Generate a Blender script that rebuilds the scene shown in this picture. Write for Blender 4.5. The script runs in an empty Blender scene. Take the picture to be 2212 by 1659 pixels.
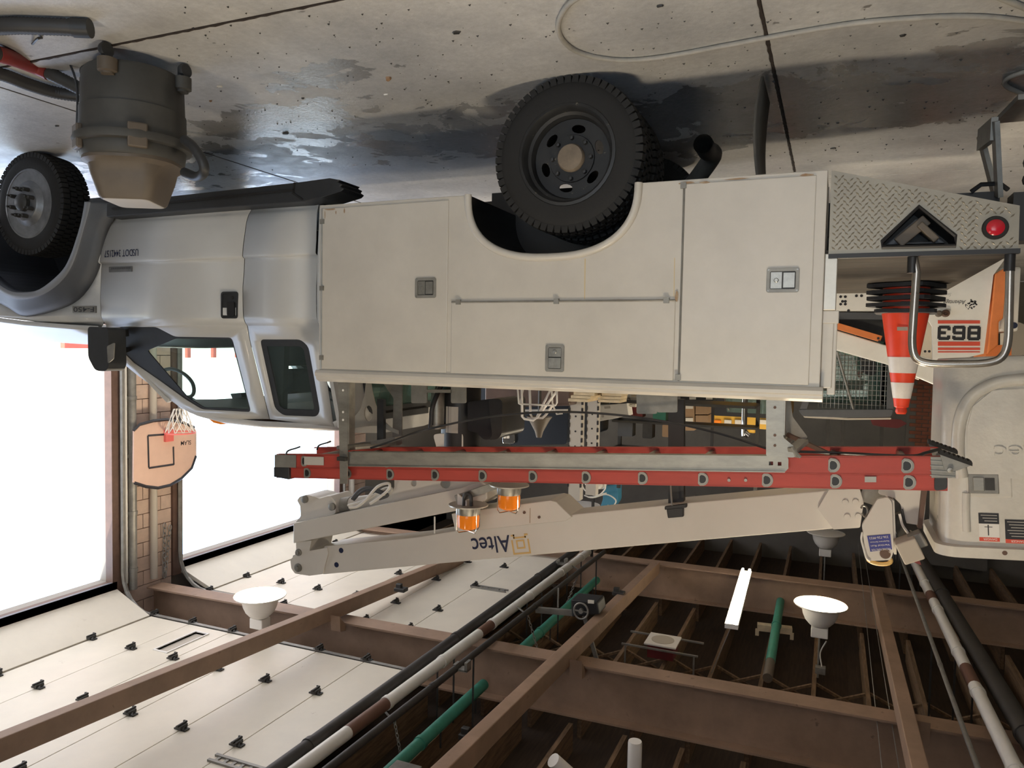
import bpy, bmesh, math, random
from mathutils import Vector, Matrix
from mathutils.geometry import tessellate_polygon
random.seed(7)
SC = bpy.context.scene
COL = SC.collection
# ------------------------------------------------------------------ camera
# the photograph was taken with the phone upside down: the camera is rolled by half a turn
FOC, PITCH, ROLL, YAW, EYE = 1620.0, math.radians(2.75), math.radians(1.05), math.radians(23.1), 1.44
CAM = Vector((0, 0, EYE))
FW = Vector((math.sin(YAW) * math.cos(PITCH), math.cos(YAW) * math.cos(PITCH), math.sin(PITCH)))
_rt = Vector((math.cos(YAW), -math.sin(YAW), 0))
_up = _rt.cross(FW)
CR = -(_rt * math.cos(ROLL) + _up * math.sin(ROLL))
CU = -(_up * math.cos(ROLL) - _rt * math.sin(ROLL))
cam = bpy.data.cameras.new('camera')
cam.sensor_width = 36.0
cam.lens = FOC * 36.0 / 2212.0
cam.clip_start, cam.clip_end = 0.05, 300
camo = bpy.data.objects.new('camera', cam)
COL.objects.link(camo)
camo.matrix_world = Matrix(((CR.x, CU.x, -FW.x, CAM.x), (CR.y, CU.y, -FW.y, CAM.y), (CR.z, CU.z, -FW.z, CAM.z), (0, 0, 0, 1)))
SC.camera = camo
# ------------------------------------------------------------------ sky, sun, exposure
SC.view_settings.view_transform = 'Standard'
SC.view_settings.look = 'None'
SC.view_settings.gamma = 1.0
SC.view_settings.use_curve_mapping = False
SC.view_settings.exposure = 0.0
W = bpy.data.worlds.new('sky')
SC.world = W
W.use_nodes = True
_bg = W.node_tree.nodes['Background']
_sk = W.node_tree.nodes.new('ShaderNodeTexSky')
_sk.sky_type = 'NISHITA'
_sk.sun_disc = False
_sk.sun_elevation = math.radians(60)
_sk.sun_rotation = math.radians(132)
_sk.altitude = 100
_sk.dust_density = 2.5
_mx = W.node_tree.nodes.new('ShaderNodeMix')
_mx.data_type = 'RGBA'
_mx.inputs[0].default_value = 0.55
_mx.inputs[7].default_value = (0.5, 0.5, 0.5, 1)
W.node_tree.links.new(_sk.outputs[0], _mx.inputs[6])
W.node_tree.links.new(_mx.outputs[2], _bg.inputs[0])
_bg.inputs[1].default_value = 2.2
sun = bpy.data.lights.new('sun', 'SUN')
sun.energy = 9.0
sun.angle = math.radians(0.6)
sun.color = (1.0, 0.95, 0.87)
suno = bpy.data.objects.new('sun', sun)
COL.objects.link(suno)
suno.rotation_euler = (math.radians(30), 0, math.radians(48))
suno.location = (25, -15, 40)

# ------------------------------------------------------------------ where things stand: a photo point on a known real plane
def ray(px, py):
    return FW + CR * ((px - 1106) / FOC) - CU * ((py - 829.5) / FOC)
def on_y(px, py, Y):
    d = ray(px, py); return CAM + d * (Y / d.y)
def on_z(px, py, Z):
    d = ray(px, py); return CAM + d * ((Z - EYE) / d.z)
def on_x(px, py, X):
    d = ray(px, py); return CAM + d * (X / d.x)
def S(px, py, Y):
    p = on_y(px, py, Y); return (p.x, p.z)
def SL(lst, Y):
    return [S(a, b, Y) for a, b in lst]

# ------------------------------------------------------------------ materials
MATS = {}
def mat(name, col, rough=0.5, metal=0.0, var=0.0, nscale=6.0, col2=None, bump=0.0, bscale=40.0, emit=0.0, ecol=None, spec=None, stretch=None, spots=None, coat=0.0):
    m = bpy.data.materials.new(name); m.use_nodes = True
    nt = m.node_tree; N = nt.nodes; L = nt.links
    b = N['Principled BSDF']
    c = (col[0], col[1], col[2], 1)
    b.inputs['Base Color'].default_value = c
    b.inputs['Roughness'].default_value = rough
    b.inputs['Metallic'].default_value = metal
    if coat: b.inputs['Coat Weight'].default_value = coat
    if spec is not None: b.inputs['Specular IOR Level'].default_value = spec
    tc = N.new('ShaderNodeTexCoord')
    mp = N.new('ShaderNodeMapping'); L.new(tc.outputs['Object'], mp.inputs[0])
    if stretch: mp.inputs['Scale'].default_value = stretch
    last = None
    if var or col2:
        n = N.new('ShaderNodeTexNoise'); n.inputs['Scale'].default_value = nscale; n.inputs['Detail'].default_value = 6
        n.inputs['Roughness'].default_value = 0.65
        L.new(mp.outputs[0], n.inputs['Vector'])
        r = N.new('ShaderNodeValToRGB'); L.new(n.outputs[0], r.inputs[0])
        r.color_ramp.elements[0].position = 0.3; r.color_ramp.elements[1].position = 0.7
        a = tuple(max(0, x * (1 - var)) for x in col) + (1,)
        if col2: r.color_ramp.elements[0].color = tuple(col2) + (1,); r.color_ramp.elements[1].color = c
        else: r.color_ramp.elements[0].color = a; r.color_ramp.elements[1].color = tuple(min(1, x * (1 + var * .6)) for x in col) + (1,)
        last = r.outputs[0]
        rr = N.new('ShaderNodeMapRange'); L.new(n.outputs[0], rr.inputs[0])
        rr.inputs[3].default_value = max(0.02, rough - .08); rr.inputs[4].default_value = min(1, rough + .08)
        L.new(rr.outputs[0], b.inputs['Roughness'])
    if spots:   # (colour, noise scale, threshold) -> stains with a shape of their own
        n2 = N.new('ShaderNodeTexNoise'); n2.inputs['Scale'].default_value = spots[1]; n2.inputs['Detail'].default_value = 8
        n2.inputs['Roughness'].default_value = 0.7
        L.new(mp.outputs[0], n2.inputs['Vector'])
        r2 = N.new('ShaderNodeValToRGB'); L.new(n2.outputs[0], r2.inputs[0])
        r2.color_ramp.elements[0].position = spots[2]; r2.color_ramp.elements[1].position = min(1, spots[2] + .06)
        r2.color_ramp.elements[0].color = (0, 0, 0, 1); r2.color_ramp.elements[1].color = (1, 1, 1, 1)
        x = N.new('ShaderNodeMix'); x.data_type = 'RGBA'
        L.new(r2.outputs[0], x.inputs[0])
        if last: L.new(last, x.inputs[6])
        else: x.inputs[6].default_value = c
        x.inputs[7].default_value = tuple(spots[0]) + (1,)
        last = x.outputs[2]
    if last: L.new(last, b.inputs['Base Color'])
    if bump:
        n3 = N.new('ShaderNodeTexNoise'); n3.inputs['Scale'].default_value = bscale; n3.inputs['Detail'].default_value = 4
        L.new(mp.outputs[0], n3.inputs['Vector'])
        bp = N.new('ShaderNodeBump'); bp.inputs['Strength'].default_value = bump; bp.inputs['Distance'].default_value = 0.01
        L.new(n3.outputs[0], bp.inputs['Height']); L.new(bp.outputs[0], b.inputs['Normal'])
    if emit:
        b.inputs['Emission Color'].default_value = tuple(ecol or col) + (1,)
        b.inputs['Emission Strength'].default_value = emit
    MATS[name] = m
    return m
def glass(name, tint, gloss=0.08, rough=0.02, haze=0.0, hcol=(.5, .6, .6)):
    m = bpy.data.materials.new(name); m.use_nodes = True
    nt = m.node_tree; N = nt.nodes; L = nt.links
    N.remove(N['Principled BSDF'])
    out = N['Material Output']
    t = N.new('ShaderNodeBsdfTransparent'); t.inputs[0].default_value = tuple(tint) + (1,)
    g = N.new('ShaderNodeBsdfGlossy'); g.inputs['Roughness'].default_value = rough
    x = N.new('ShaderNodeMixShader'); x.inputs[0].default_value = gloss
    L.new(t.outputs[0], x.inputs[1]); L.new(g.outputs[0], x.inputs[2])
    if haze:
        d = N.new('ShaderNodeBsdfDiffuse'); d.inputs[0].default_value = tuple(hcol) + (1,)
        y = N.new('ShaderNodeMixShader'); y.inputs[0].default_value = haze
        L.new(x.outputs[0], y.inputs[1]); L.new(d.outputs[0], y.inputs[2]); x = y
    L.new(x.outputs[0], out.inputs[0])
    MATS[name] = m
    return m
M = MATS
mat('white_paint', (.60, .565, .51), .36, var=.10, nscale=2.2, spots=((.42, .34, .24), 5.0, .735), coat=.15)
mat('cab_paint', (.60, .60, .59), .42, var=.05, nscale=2.0, coat=.08)
mat('boom_paint', (.66, .63, .58), .35, var=.06, nscale=1.6, spots=((.45, .28, .14), 7.0, .74))
mat('bucket_white', (.66, .63, .57), .30, var=.12, nscale=5, bump=.25, bscale=22)
mat('galv', (.36, .345, .31), .45, metal=.7, var=.25, nscale=14, stretch=(.4, 1, 1))
mat('galv_dull', (.30, .29, .265), .5, metal=.5, var=.25, nscale=9)
mat('alu_plate', (.56, .53, .47), .4, metal=.55, var=.15, nscale=6)
mat('chrome', (.75, .74, .72), .18, metal=1.0)
mat('steel_tube', (.50, .47, .43), .3, metal=.9, var=.15, nscale=10)
mat('black_paint', (.018, .018, .02), .45)
mat('black_plastic', (.03, .032, .035), .5, var=.2, nscale=20)
mat('grey_plastic', (.085, .09, .10), .5, var=.12, nscale=10)
mat('dusty_rubber', (.13, .12, .105), .8, var=.3, nscale=7)
mat('tread_alu', (.30, .272, .222), .42, metal=.5, var=.15, nscale=6)
mat('flare_grey', (.24, .25, .27), .5)
mat('seal_grey', (.17, .18, .21), .6)
mat('rubber', (.014, .0135, .0135), .75, var=.3, nscale=8, bump=.15, bscale=60)
mat('rim_steel', (.03, .031, .033), .5, metal=.2, var=.3, nscale=9, spots=((.42, .36, .26), 9, .63))
mat('hub_brown', (.22, .175, .13), .7, var=.3, nscale=14)
mat('hub_silver', (.20, .205, .215), .4, metal=.4, var=.3, nscale=12)
mat('red_fibre', (.42, .055, .04), .5, var=.15, nscale=12, stretch=(.3, 1, 1))
mat('rust_brown', (.13, .075, .055), .6, var=.25, nscale=7)
mat('beam_brown', (.34, .225, .155), .6, var=.22, nscale=3, spots=((.20, .13, .09), 6, .62))
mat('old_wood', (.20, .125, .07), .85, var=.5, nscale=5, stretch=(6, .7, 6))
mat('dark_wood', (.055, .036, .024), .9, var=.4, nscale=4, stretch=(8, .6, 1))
mat('deck_wood', (.075, .058, .042), .8, col2=(.015, .0145, .015), nscale=3.2, stretch=(1.0, 9, 1))
mat('door_white', (.76, .70, .585), .42, var=.07, nscale=1.5, spots=((.56, .49, .39), 5, .66))
mat('block_tan', (.60, .45, .36), .85, var=.14, nscale=6, bump=.3, bscale=30)
mat('white_pipe', (.78, .76, .71), .4, var=.05)
mat('green_pipe', (.05, .26, .19), .5, var=.2, nscale=5)
mat('black_pipe', (.04, .036, .032), .6, var=.4, nscale=6)
mat('band_brown', (.15, .075, .05), .6)
mat('lamp_white', (.80, .77, .72), .4)
mat('lamp_glow', (1, .95, .85), .5, emit=26, ecol=(1.0, .80, .52))
mat('tube_glow', (1, 1, 1), .5, emit=26, ecol=(1.0, .86, .62))
mat('frosted', (.82, .80, .76), .35)
mat('orange_cone', (.90, .07, .025), .42, var=.08)
mat('cone_white', (.80, .76, .72), .4, var=.10, nscale=9, spots=((.25, .23, .22), 9, .66))
mat('cone_base', (.035, .038, .045), .65, var=.3, nscale=20)
mat('amber', (.90, .24, .02), .15, emit=.10, ecol=(1, .3, .02))
mat('red_lens', (.50, .015, .03), .2, emit=.015, ecol=(.8, .02, .02))
mat('skid_white', (.86, .84, .78), .4, var=.06)
mat('skid_orange', (.78, .23, .06), .45, var=.12)
mat('decal_red', (.72, .09, .05), .5)
mat('decal_black', (.02, .02, .025), .5)
mat('navy', (.012, .018, .06), .4)
mat('gold', (.66, .44, .16), .45)
mat('blue_label', (.035, .045, .27), .5)
mat('paper_white', (.82, .80, .76), .6, var=.05)
mat('label_grey', (.50, .47, .43), .6)
mat('vac_grey', (.062, .06, .055), .6, var=.2, nscale=9)
mat('vac_tan', (.125, .10, .076), .55, var=.15, nscale=8)
mat('hose_black', (.04, .04, .042), .5)
mat('hose_grey', (.40, .38, .34), .6, var=.2, nscale=10)
mat('red_tape', (.26, .035, .03), .5)
mat('caulk', (.035, .025, .02), .9, bump=.8, bscale=80)
mat('net_white', (.75, .70, .62), .8)
mat('hoop_red', (.75, .16, .14), .5)
mat('board_pink', (.70, .48, .38), .6, var=.05)
mat('brick', (.24, .085, .05), .85, var=.3, nscale=9)
mat('mortar', (.30, .28, .25), .9)
mat('cardboard', (.33, .21, .12), .8, var=.1)
mat('lumber', (.66, .54, .36), .75, var=.2, nscale=9)
mat('yellow', (.72, .42, .06), .4)
mat('tarp_brown', (.11, .072, .058), .35, var=.2, nscale=4, bump=.6, bscale=6)
mat('dark_blue', (.012, .018, .030), .4)
mat('blue_plastic', (.05, .22, .36), .5)
mat('dark_metal', (.05, .048, .045), .5, metal=.3, var=.3)
mat('maroon', (.16, .02, .022), .6, var=.2)
mat('wall_grey', (.15, .138, .12), .8, var=.2, nscale=1.5)
mat('leaf_brown', (.30, .18, .10), .7)
mat('asphalt', (.42, .41, .39), .9, var=.15, nscale=3)
mat('outside_red', (.55, .11, .06), .6, var=.2)
mat('beige_panel', (.50, .45, .38), .7)
mat('stone_white', (.70, .66, .58), .6)
glass('glass_clear', (.80, .90, .89), .10, haze=.06, hcol=(.45, .60, .58))
glass('glass_green', (.42, .60, .53), .08, haze=.25, hcol=(.34, .48, .43))
glass('glass_dark', (.10, .12, .12), .10)

# ------------------------------------------------------------------ mesh building
def V3(a): return Vector(a)
class MB:
    def __init__(s): s.v = []; s.f = []
    def add(s, vs, fs):
        o = len(s.v); s.v.extend(Vector(p) for p in vs); s.f.extend(tuple(i + o for i in f) for f in fs); return s
    def box(s, x0, x1, y0, y1, z0, z1):
        return s.add([(x0, y0, z0), (x1, y0, z0), (x1, y1, z0), (x0, y1, z0), (x0, y0, z1), (x1, y0, z1), (x1, y1, z1), (x0, y1, z1)],
                     [(3, 2, 1, 0), (4, 5, 6, 7), (0, 1, 5, 4), (1, 2, 6, 5), (2, 3, 7, 6), (3, 0, 4, 7)])
    def bar(s, p, q, w, h, up=(0, 0, 1)):
        p = V3(p); q = V3(q); d = (q - p).normalized(); u = V3(up)
        if abs(d.dot(u)) > .97: u = Vector((1, 0, 0))
        a = d.cross(u).normalized(); u = a.cross(d).normalized()
        vs = [e + a * (i * w / 2) + u * (j * h / 2) for e in (p, q) for i, j in ((-1, -1), (1, -1), (1, 1), (-1, 1))]
        return s.add(vs, [(3, 2, 1, 0), (4, 5, 6, 7), (0, 1, 5, 4), (1, 2, 6, 5), (2, 3, 7, 6), (3, 0, 4, 7)])
    def prism(s, poly, plane, d0, d1, holes=()):
        fn = {'xz': lambda a, b, d: (a, d, b), 'yz': lambda a, b, d: (d, a, b), 'xy': lambda a, b, d: (a, b, d)}[plane]
        loops = [list(poly)] + [list(h) for h in holes]
        flat = [p for l in loops for p in l]; n = len(flat)
        vs = [fn(p[0], p[1], d0) for p in flat] + [fn(p[0], p[1], d1) for p in flat]
        tris = tessellate_polygon([[Vector((p[0], p[1], 0)) for p in l] for l in loops])
        fs = [tuple(t) for t in tris] + [tuple(i + n for i in reversed(t)) for t in tris]
        o = 0
        for l in loops:
            m = len(l)
            for i in range(m):
                a, b = o + i, o + (i + 1) % m
                fs.append((a, b, b + n, a + n))
            o += m
        return s.add(vs, fs)
    def tube(s, pts, r, n=8, closed=False, caps=True):
        pts = [V3(p) for p in pts]; m = len(pts)
        rs = r if isinstance(r, (list, tuple)) else [r] * m
        vs = []; ref = None
        for i, p in enumerate(pts):
            a = pts[i - 1] if (i or closed) else p; b = pts[(i + 1) % m] if (i < m - 1 or closed) else p
            t = (b - a).normalized()
            if ref is None:
                ref = t.cross(Vector((0, 0, 1)))
                if ref.length < .05: ref = t.cross(Vector((1, 0, 0)))
            ref = (ref - t * ref.dot(t))
            if ref.length < 1e-6: ref = t.orthogonal()
            ref.normalize(); w = t.cross(ref)
            for k in range(n):
                an = 2 * math.pi * k / n
                vs.append(p + (ref * math.cos(an) + w * math.sin(an)) * rs[i])
        fs = []
        for i in range(m if closed else m - 1):
            j = (i + 1) % m
            for k in range(n):
                k2 = (k + 1) % n
                fs.append((i * n + k, i * n + k2, j * n + k2, j * n + k))
        if caps and not closed:
            fs.append(tuple(range(n))); fs.append(tuple(reversed(range((m - 1) * n, m * n))))
        return s.add(vs, fs)
    def lathe(s, prof, origin, axis='z', n=24, caps=True, closed=False):
        o = V3(origin)
        ax = {'x': (Vector((1, 0, 0)), Vector((0, 1, 0)), Vector((0, 0, 1))), 'y': (Vector((0, 1, 0)), Vector((0, 0, 1)), Vector((1, 0, 0))), 'z': (Vector((0, 0, 1)), Vector((1, 0, 0)), Vector((0, 1, 0)))}
        A, B, Cc = ax[axis] if isinstance(axis, str) else axis
        vs = []
        for r, t in prof:
            for k in range(n):
                an = 2 * math.pi * k / n
                vs.append(o + A * t + (B * math.cos(an) + Cc * math.sin(an)) * r)
        fs = []
        m = len(prof)
        for i in range(m if closed else m - 1):
            j = (i + 1) % m
            for k in range(n):
                k2 = (k + 1) % n
                fs.append((i * n + k, i * n + k2, j * n + k2, j * n + k))
        if caps and not closed:
            if prof[0][0] > 1e-5: fs.append(tuple(reversed(range(n))))
            if prof[-1][0] > 1e-5: fs.append(tuple(range((m - 1) * n, m * n)))
        return s.add(vs, fs)
    def loft(s, rings, closed=True, caps=True):
        n = len(rings[0]); vs = [p for r in rings for p in r]; fs = []
        for i in range(len(rings) - 1):
            for k in range(n if closed else n - 1):
                k2 = (k + 1) % n
                fs.append((i * n + k, i * n + k2, (i + 1) * n + k2, (i + 1) * n + k))
        if caps and closed:
            fs.append(tuple(reversed(range(n)))); fs.append(tuple(range((len(rings) - 1) * n, len(rings) * n)))
        return s.add(vs, fs)
    def xform(s, mtx, start=0):
        for i in range(start, len(s.v)): s.v[i] = mtx @ s.v[i]
        return s
    def build(s, name, m, parent=None, smooth=None, bevel=0.0, solid=0.0, label=None):
        me = bpy.data.meshes.new(name)
        off = Vector((0, 0, 0)); p = parent
        while p: off += p.location; p = p.parent
        loc = Vector((0, 0, 0))
        if parent is None:
            xs = [v.x for v in s.v]; ys = [v.y for v in s.v]; zs = [v.z for v in s.v]
            loc = Vector(((min(xs) + max(xs)) / 2, (min(ys) + max(ys)) / 2, min(zs))); off = loc
        me.from_pydata([tuple(v - off) for v in s.v], [], s.f)
        bm = bmesh.new(); bm.from_mesh(me)
        bmesh.ops.remove_doubles(bm, verts=bm.verts, dist=1e-5)
        bmesh.ops.recalc_face_normals(bm, faces=bm.faces)
        bm.to_mesh(me); bm.free()
        me.materials.append(MATS[m])
        if smooth is not None:
            for f in me.polygons: f.use_smooth = True
            me.set_sharp_from_angle(angle=math.radians(smooth))
        o = bpy.data.objects.new(name, me); COL.objects.link(o)
        o.location = loc
        o.parent = parent
        if solid:
            md = o.modifiers.new('thickness', 'SOLIDIFY'); md.thickness = solid; md.offset = 0
        if bevel:
            md = o.modifiers.new('soft_edges', 'BEVEL'); md.width = bevel; md.segments = 2; md.limit_method = 'ANGLE'; md.angle_limit = math.radians(40)
        if label: o['label'] = label
        return o
def tag(o, label, cat=None, group=None, kind=None):
    o['label'] = label
    if cat: o['category'] = cat
    if group: o['group'] = group
    if kind: o['kind'] = kind
    return o
def thing(name, loc, label, cat, group=None):
    o = bpy.data.objects.new(name, None); COL.objects.link(o); o.location = loc; o.empty_display_size = .2
    return tag(o, label, cat, group)
def inst(me, name, loc, parent=None, rot=None):
    o = bpy.data.objects.new(name, me if not hasattr(me, 'data') else me.data); COL.objects.link(o)
    off = Vector((0, 0, 0)); p = parent
    while p: off += p.location; p = p.parent
    o.location = Vector(loc) - off; o.parent = parent
    if rot: o.rotation_euler = rot
    return o
def local_mesh(mb, name, m, smooth=None):
    o = mb.build(name, m, None, smooth); me = o.data
    # shift so that mesh is in the coordinates given
    for v in me.vertices: v.co += o.location
    bpy.data.objects.remove(o); return me
def circ(cx, cz, r, n=16, a0=0, a1=2 * math.pi, rz=None):
    full = abs(a1 - a0) > 6.28
    return [(cx + r * math.cos(a0 + (a1 - a0) * i / (n if full else n - 1)), cz + (rz or r) * math.sin(a0 + (a1 - a0) * i / (n if full else n - 1))) for i in range(n)]
def rrect(x0, x1, z0, z1, r, n=4):
    out = []
    for cx, cz, a in ((x1 - r, z1 - r, 0), (x0 + r, z1 - r, 90), (x0 + r, z0 + r, 180), (x1 - r, z0 + r, 270)):
        for i in range(n + 1):
            t = math.radians(a + 90 * i / n); out.append((cx + r * math.cos(t), cz + r * math.sin(t)))
    return out
def rpoly(poly, r, n=4):
    """round the corners of a polygon"""
    out = []; m = len(poly)
    for i in range(m):
        a, b, c = Vector(poly[i - 1]).to_2d(), Vector(poly[i]).to_2d(), Vector(poly[(i + 1) % m]).to_2d()
        d1 = min(r, (a - b).length * .45); d2 = min(r, (c - b).length * .45)
        p = b + (a - b).normalized() * d1; q = b + (c - b).normalized() * d2
        for k in range(n + 1):
            t = k / n; out.append(tuple(p * (1 - t) ** 2 + b * 2 * t * (1 - t) + q * t * t))
    return out
def smoothpath(pts, k=6):
    """Catmull-Rom through the points"""
    P = [V3(p) for p in pts]; out = []
    for i in range(len(P) - 1):
        a = P[i - 1] if i else P[0] * 2 - P[1]; b, c = P[i], P[i + 1]; d = P[i + 2] if i + 2 < len(P) else P[-1] * 2 - P[-2]
        for j in range(k):
            t = j / k
            out.append(.5 * ((2 * b) + (c - a) * t + (2 * a - 5 * b + 4 * c - d) * t * t + (3 * b - a - 3 * c + d) * t ** 3))
    out.append(P[-1]); return out
def lettering(txt, name, m, parent, origin, right, up, height, width=None, depth=.002, bold=0.0, shear=0.0, solid=0.0):
    """flat letters standing on a surface: origin is the lower left corner of the text, right/up are unit vectors"""
    cu = bpy.data.curves.new('txt', 'FONT'); cu.body = txt; cu.size = 1; cu.extrude = 0; cu.offset = bold * .35; cu.shear = shear
    to = bpy.data.objects.new('txt', cu); COL.objects.link(to)
    dg = bpy.context.evaluated_depsgraph_get(); dg.update()
    me0 = to.evaluated_get(dg).to_mesh()
    vs = [v.co.copy() for v in me0.vertices]; fs = [tuple(p.vertices) for p in me0.polygons]
    bpy.data.objects.remove(to)
    x0 = min(v.x for v in vs); x1 = max(v.x for v in vs); y0 = min(v.y for v in vs); y1 = max(v.y for v in vs)
    sy = height / (y1 - y0); sx = width / (x1 - x0) if width else sy
    R, U = V3(right).normalized(), V3(up).normalized(); Nn = R.cross(U); O = V3(origin)
    mb = MB(); mb.add([O + R * ((v.x - x0) * sx) + U * ((v.y - y0) * sy) + Nn * depth for v in vs], fs)
    return mb.build(name, m, parent, solid=solid)
# ================================================================== SETTING
XW = 9.0            # wall with the overhead doors
def concrete():
    m = bpy.data.materials.new('concrete'); m.use_nodes = True; nt = m.node_tree; N = nt.nodes; L = nt.links
    b = N['Principled BSDF']
    g = N.new('ShaderNodeNewGeometry')
    def noise(sc, det=6, rough=.6, vec=None, dist=0):
        n = N.new('ShaderNodeTexNoise'); n.inputs['Scale'].default_value = sc; n.inputs['Detail'].default_value = det
        n.inputs['Roughness'].default_value = rough; n.inputs['Distortion'].default_value = dist
        L.new(vec or g.outputs['Position'], n.inputs['Vector']); return n.outputs[0]
    def math_(op, a, b_, clamp=False):
        n = N.new('ShaderNodeMath'); n.operation = op; n.use_clamp = clamp
        for i, v in enumerate((a, b_)):
            if v is None: continue
            if isinstance(v, (int, float)): n.inputs[i].default_value = v
            else: L.new(v, n.inputs[i])
        return n.outputs[0]
    def ramp(v, p0, p1, c0, c1):
        r = N.new('ShaderNodeValToRGB'); L.new(v, r.inputs[0]); e = r.color_ramp.elements
        e[0].position = p0; e[1].position = p1; e[0].color = tuple(c0) + (1,); e[1].color = tuple(c1) + (1,); return r.outputs[0]
    base = ramp(noise(1.1, 8, .65), .32, .68, (.39, .392, .395), (.66, .655, .64))
    fine = ramp(noise(26, 5, .7), .3, .75, (.78, .78, .78), (1.1, 1.1, 1.1))
    x = N.new('ShaderNodeMix'); x.data_type = 'RGBA'; x.blend_type = 'MULTIPLY'; x.inputs[0].default_value = .8
    L.new(base, x.inputs[6]); L.new(fine, x.inputs[7]); col = x.outputs[2]
    # damp patches left by the vehicles, each with its own outline
    sp = N.new('ShaderNodeSeparateXYZ'); L.new(g.outputs['Position'], sp.inputs[0])
    tot = None
    for cx, cy, rx, ry, w in ((.45, 4.75, 1.1, .55, 1.0), (-.5, 4.95, .75, .45, .9), (2.62, 3.36, .40, .16, .8), (3.4, 3.95, .75, .28, .95),
                              (2.1, 4.6, 1.5, .55, .7), (-.7, 4.2, .35, .25, .7), (4.6, 4.4, .6, .4, .5), (1.4, 5.2, 1.0, .5, .9), (5.9, 5.0, 1.2, .9, .6)):
        a = math_('DIVIDE', math_('SUBTRACT', sp.outputs[0], cx), rx); c = math_('DIVIDE', math_('SUBTRACT', sp.outputs[1], cy), ry)
        d = math_('ADD', math_('MULTIPLY', a, a), math_('MULTIPLY', c, c))
        e = math_('MULTIPLY', math_('SUBTRACT', 1.0, math_('MULTIPLY', d, .5)), w)
        tot = e if tot is None else math_('MAXIMUM', tot, e)
    n1 = noise(2.6, 7, .62, dist=.6)
    wet = math_('ADD', tot, math_('MULTIPLY', math_('SUBTRACT', n1, .5), 3.2))
    r = N.new('ShaderNodeMapRange'); L.new(wet, r.inputs[0]); r.inputs[1].default_value = .42; r.inputs[2].default_value = .54; r.clamp = True
    wm = r.outputs[0]
    y = N.new('ShaderNodeMix'); y.data_type = 'RGBA'; L.new(wm, y.inputs[0]); L.new(col, y.inputs[6])
    z = N.new('ShaderNodeMix'); z.data_type = 'RGBA'; z.blend_type = 'MULTIPLY'; z.inputs[0].default_value = 1; L.new(col, z.inputs[6]); z.inputs[7].default_value = (.58, .575, .57, 1)
    L.new(z.outputs[2], y.inputs[7])
    # oil drips and grit
    dr = ramp(noise(9, 3, .5), .70, .735, (0, 0, 0), (1, 1, 1))
    q = N.new('ShaderNodeMix'); q.data_type = 'RGBA'; L.new(math_('MULTIPLY', dr, .7), q.inputs[0]); L.new(y.outputs[2], q.inputs[6]); q.inputs[7].default_value = (.06, .05, .045, 1)
    L.new(q.outputs[2], b.inputs['Base Color'])
    rr = N.new('ShaderNodeMapRange'); L.new(wm, rr.inputs[0]); rr.inputs[3].default_value = .44; rr.inputs[4].default_value = .16
    rn = math_('ADD', rr.outputs[0], math_('MULTIPLY', math_('SUBTRACT', noise(7, 5, .6), .5), .35))
    L.new(rn, b.inputs['Roughness'])
    bp = N.new('ShaderNodeBump'); bp.inputs['Strength'].default_value = .22; bp.inputs['Distance'].default_value = .012
    L.new(noise(30, 6, .7), bp.inputs['Height']); L.new(bp.outputs[0], b.inputs['Normal'])
    MATS['concrete'] = m
concrete()
# floor: poured slabs with open joints
fl = MB().box(-7, XW + .15, -5, 17, -.16, -.06).build('floor', 'caulk'); tag(fl, 'stained grey concrete shop floor poured in large slabs', kind='structure')
xs = [-7, -3.8, .33, 4.45, XW + .15]; ys = [-5, -1.45, 2.66, 6.77, 10.9, 17]
for i in range(4):
    for j in range(5):
        g = .007
        MB().box(xs[i] + g, xs[i + 1] - g, ys[j] + g, ys[j + 1] - g, -.06, 0).build('slab', 'concrete', fl, bevel=.006)
# crumbling dark filler standing in the joint next to the vacuum, and in the cross joints
jm = MB()
def rough_strip(p, q, w, h, n):
    p = V3(p); q = V3(q); d = (q - p).normalized(); a = Vector((-d.y, d.x, 0)); rings = []
    for i in range(n + 1):
        c = p + (q - p) * (i / n); wl = w * random.uniform(.6, 1.5); wr = w * random.uniform(.6, 1.5); hh = h * random.uniform(.3, 1.4)
        rings.append([c - a * wl + Vector((0, 0, -.01)), c - a * wl * .5 + Vector((0, 0, hh)), c + a * wr * .5 + Vector((0, 0, hh)), c + a * wr + Vector((0, 0, -.01))])
    jm.loft(rings)
rough_strip((.6, 2.66, 0), (5.2, 2.66, 0), .009, .004, 140)
rough_strip((.33, 2.7, 0), (.33, 6.7, 0), .012, .003, 120)
rough_strip((4.45, 2.7, 0), (4.45, 6.7, 0), .004, .001, 60)
jf = jm.build('joint_filler', 'caulk', fl); jf['kind'] = 'stuff'
# ceiling deck with joists and bridging between them
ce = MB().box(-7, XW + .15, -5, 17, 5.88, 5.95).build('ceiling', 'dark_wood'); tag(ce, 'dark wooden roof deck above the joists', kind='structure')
spans = [(-4.95, 3.25), (3.3, 7.72), (8.02, 12.1), (12.4, 16.95)]
jx = [-4.2 + i * .61 for i in range(21)]
for (a, b_) in spans:
    me = local_mesh(MB().box(-.025, .025, a, b_, 5.56, 5.88), 'joist', 'old_wood')
    for x in jx: inst(me, 'joist', (x, 0, 0), ce)
bm1 = local_mesh(MB().bar((.025, 0, 5.60), (.585, 0, 5.84), .04, .03), 'bridging_brace', 'old_wood')
bm2 = local_mesh(MB().bar((.025, .05, 5.84), (.585, .05, 5.60), .04, .03), 'bridging_brace', 'old_wood')
for yb in (5.6, 10.0, 14.4):
    for x in jx[:-1]:
        inst(bm1, 'bridging_brace', (x, yb, 0), ce); inst(bm2, 'bridging_brace', (x, yb, 0), ce)
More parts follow.
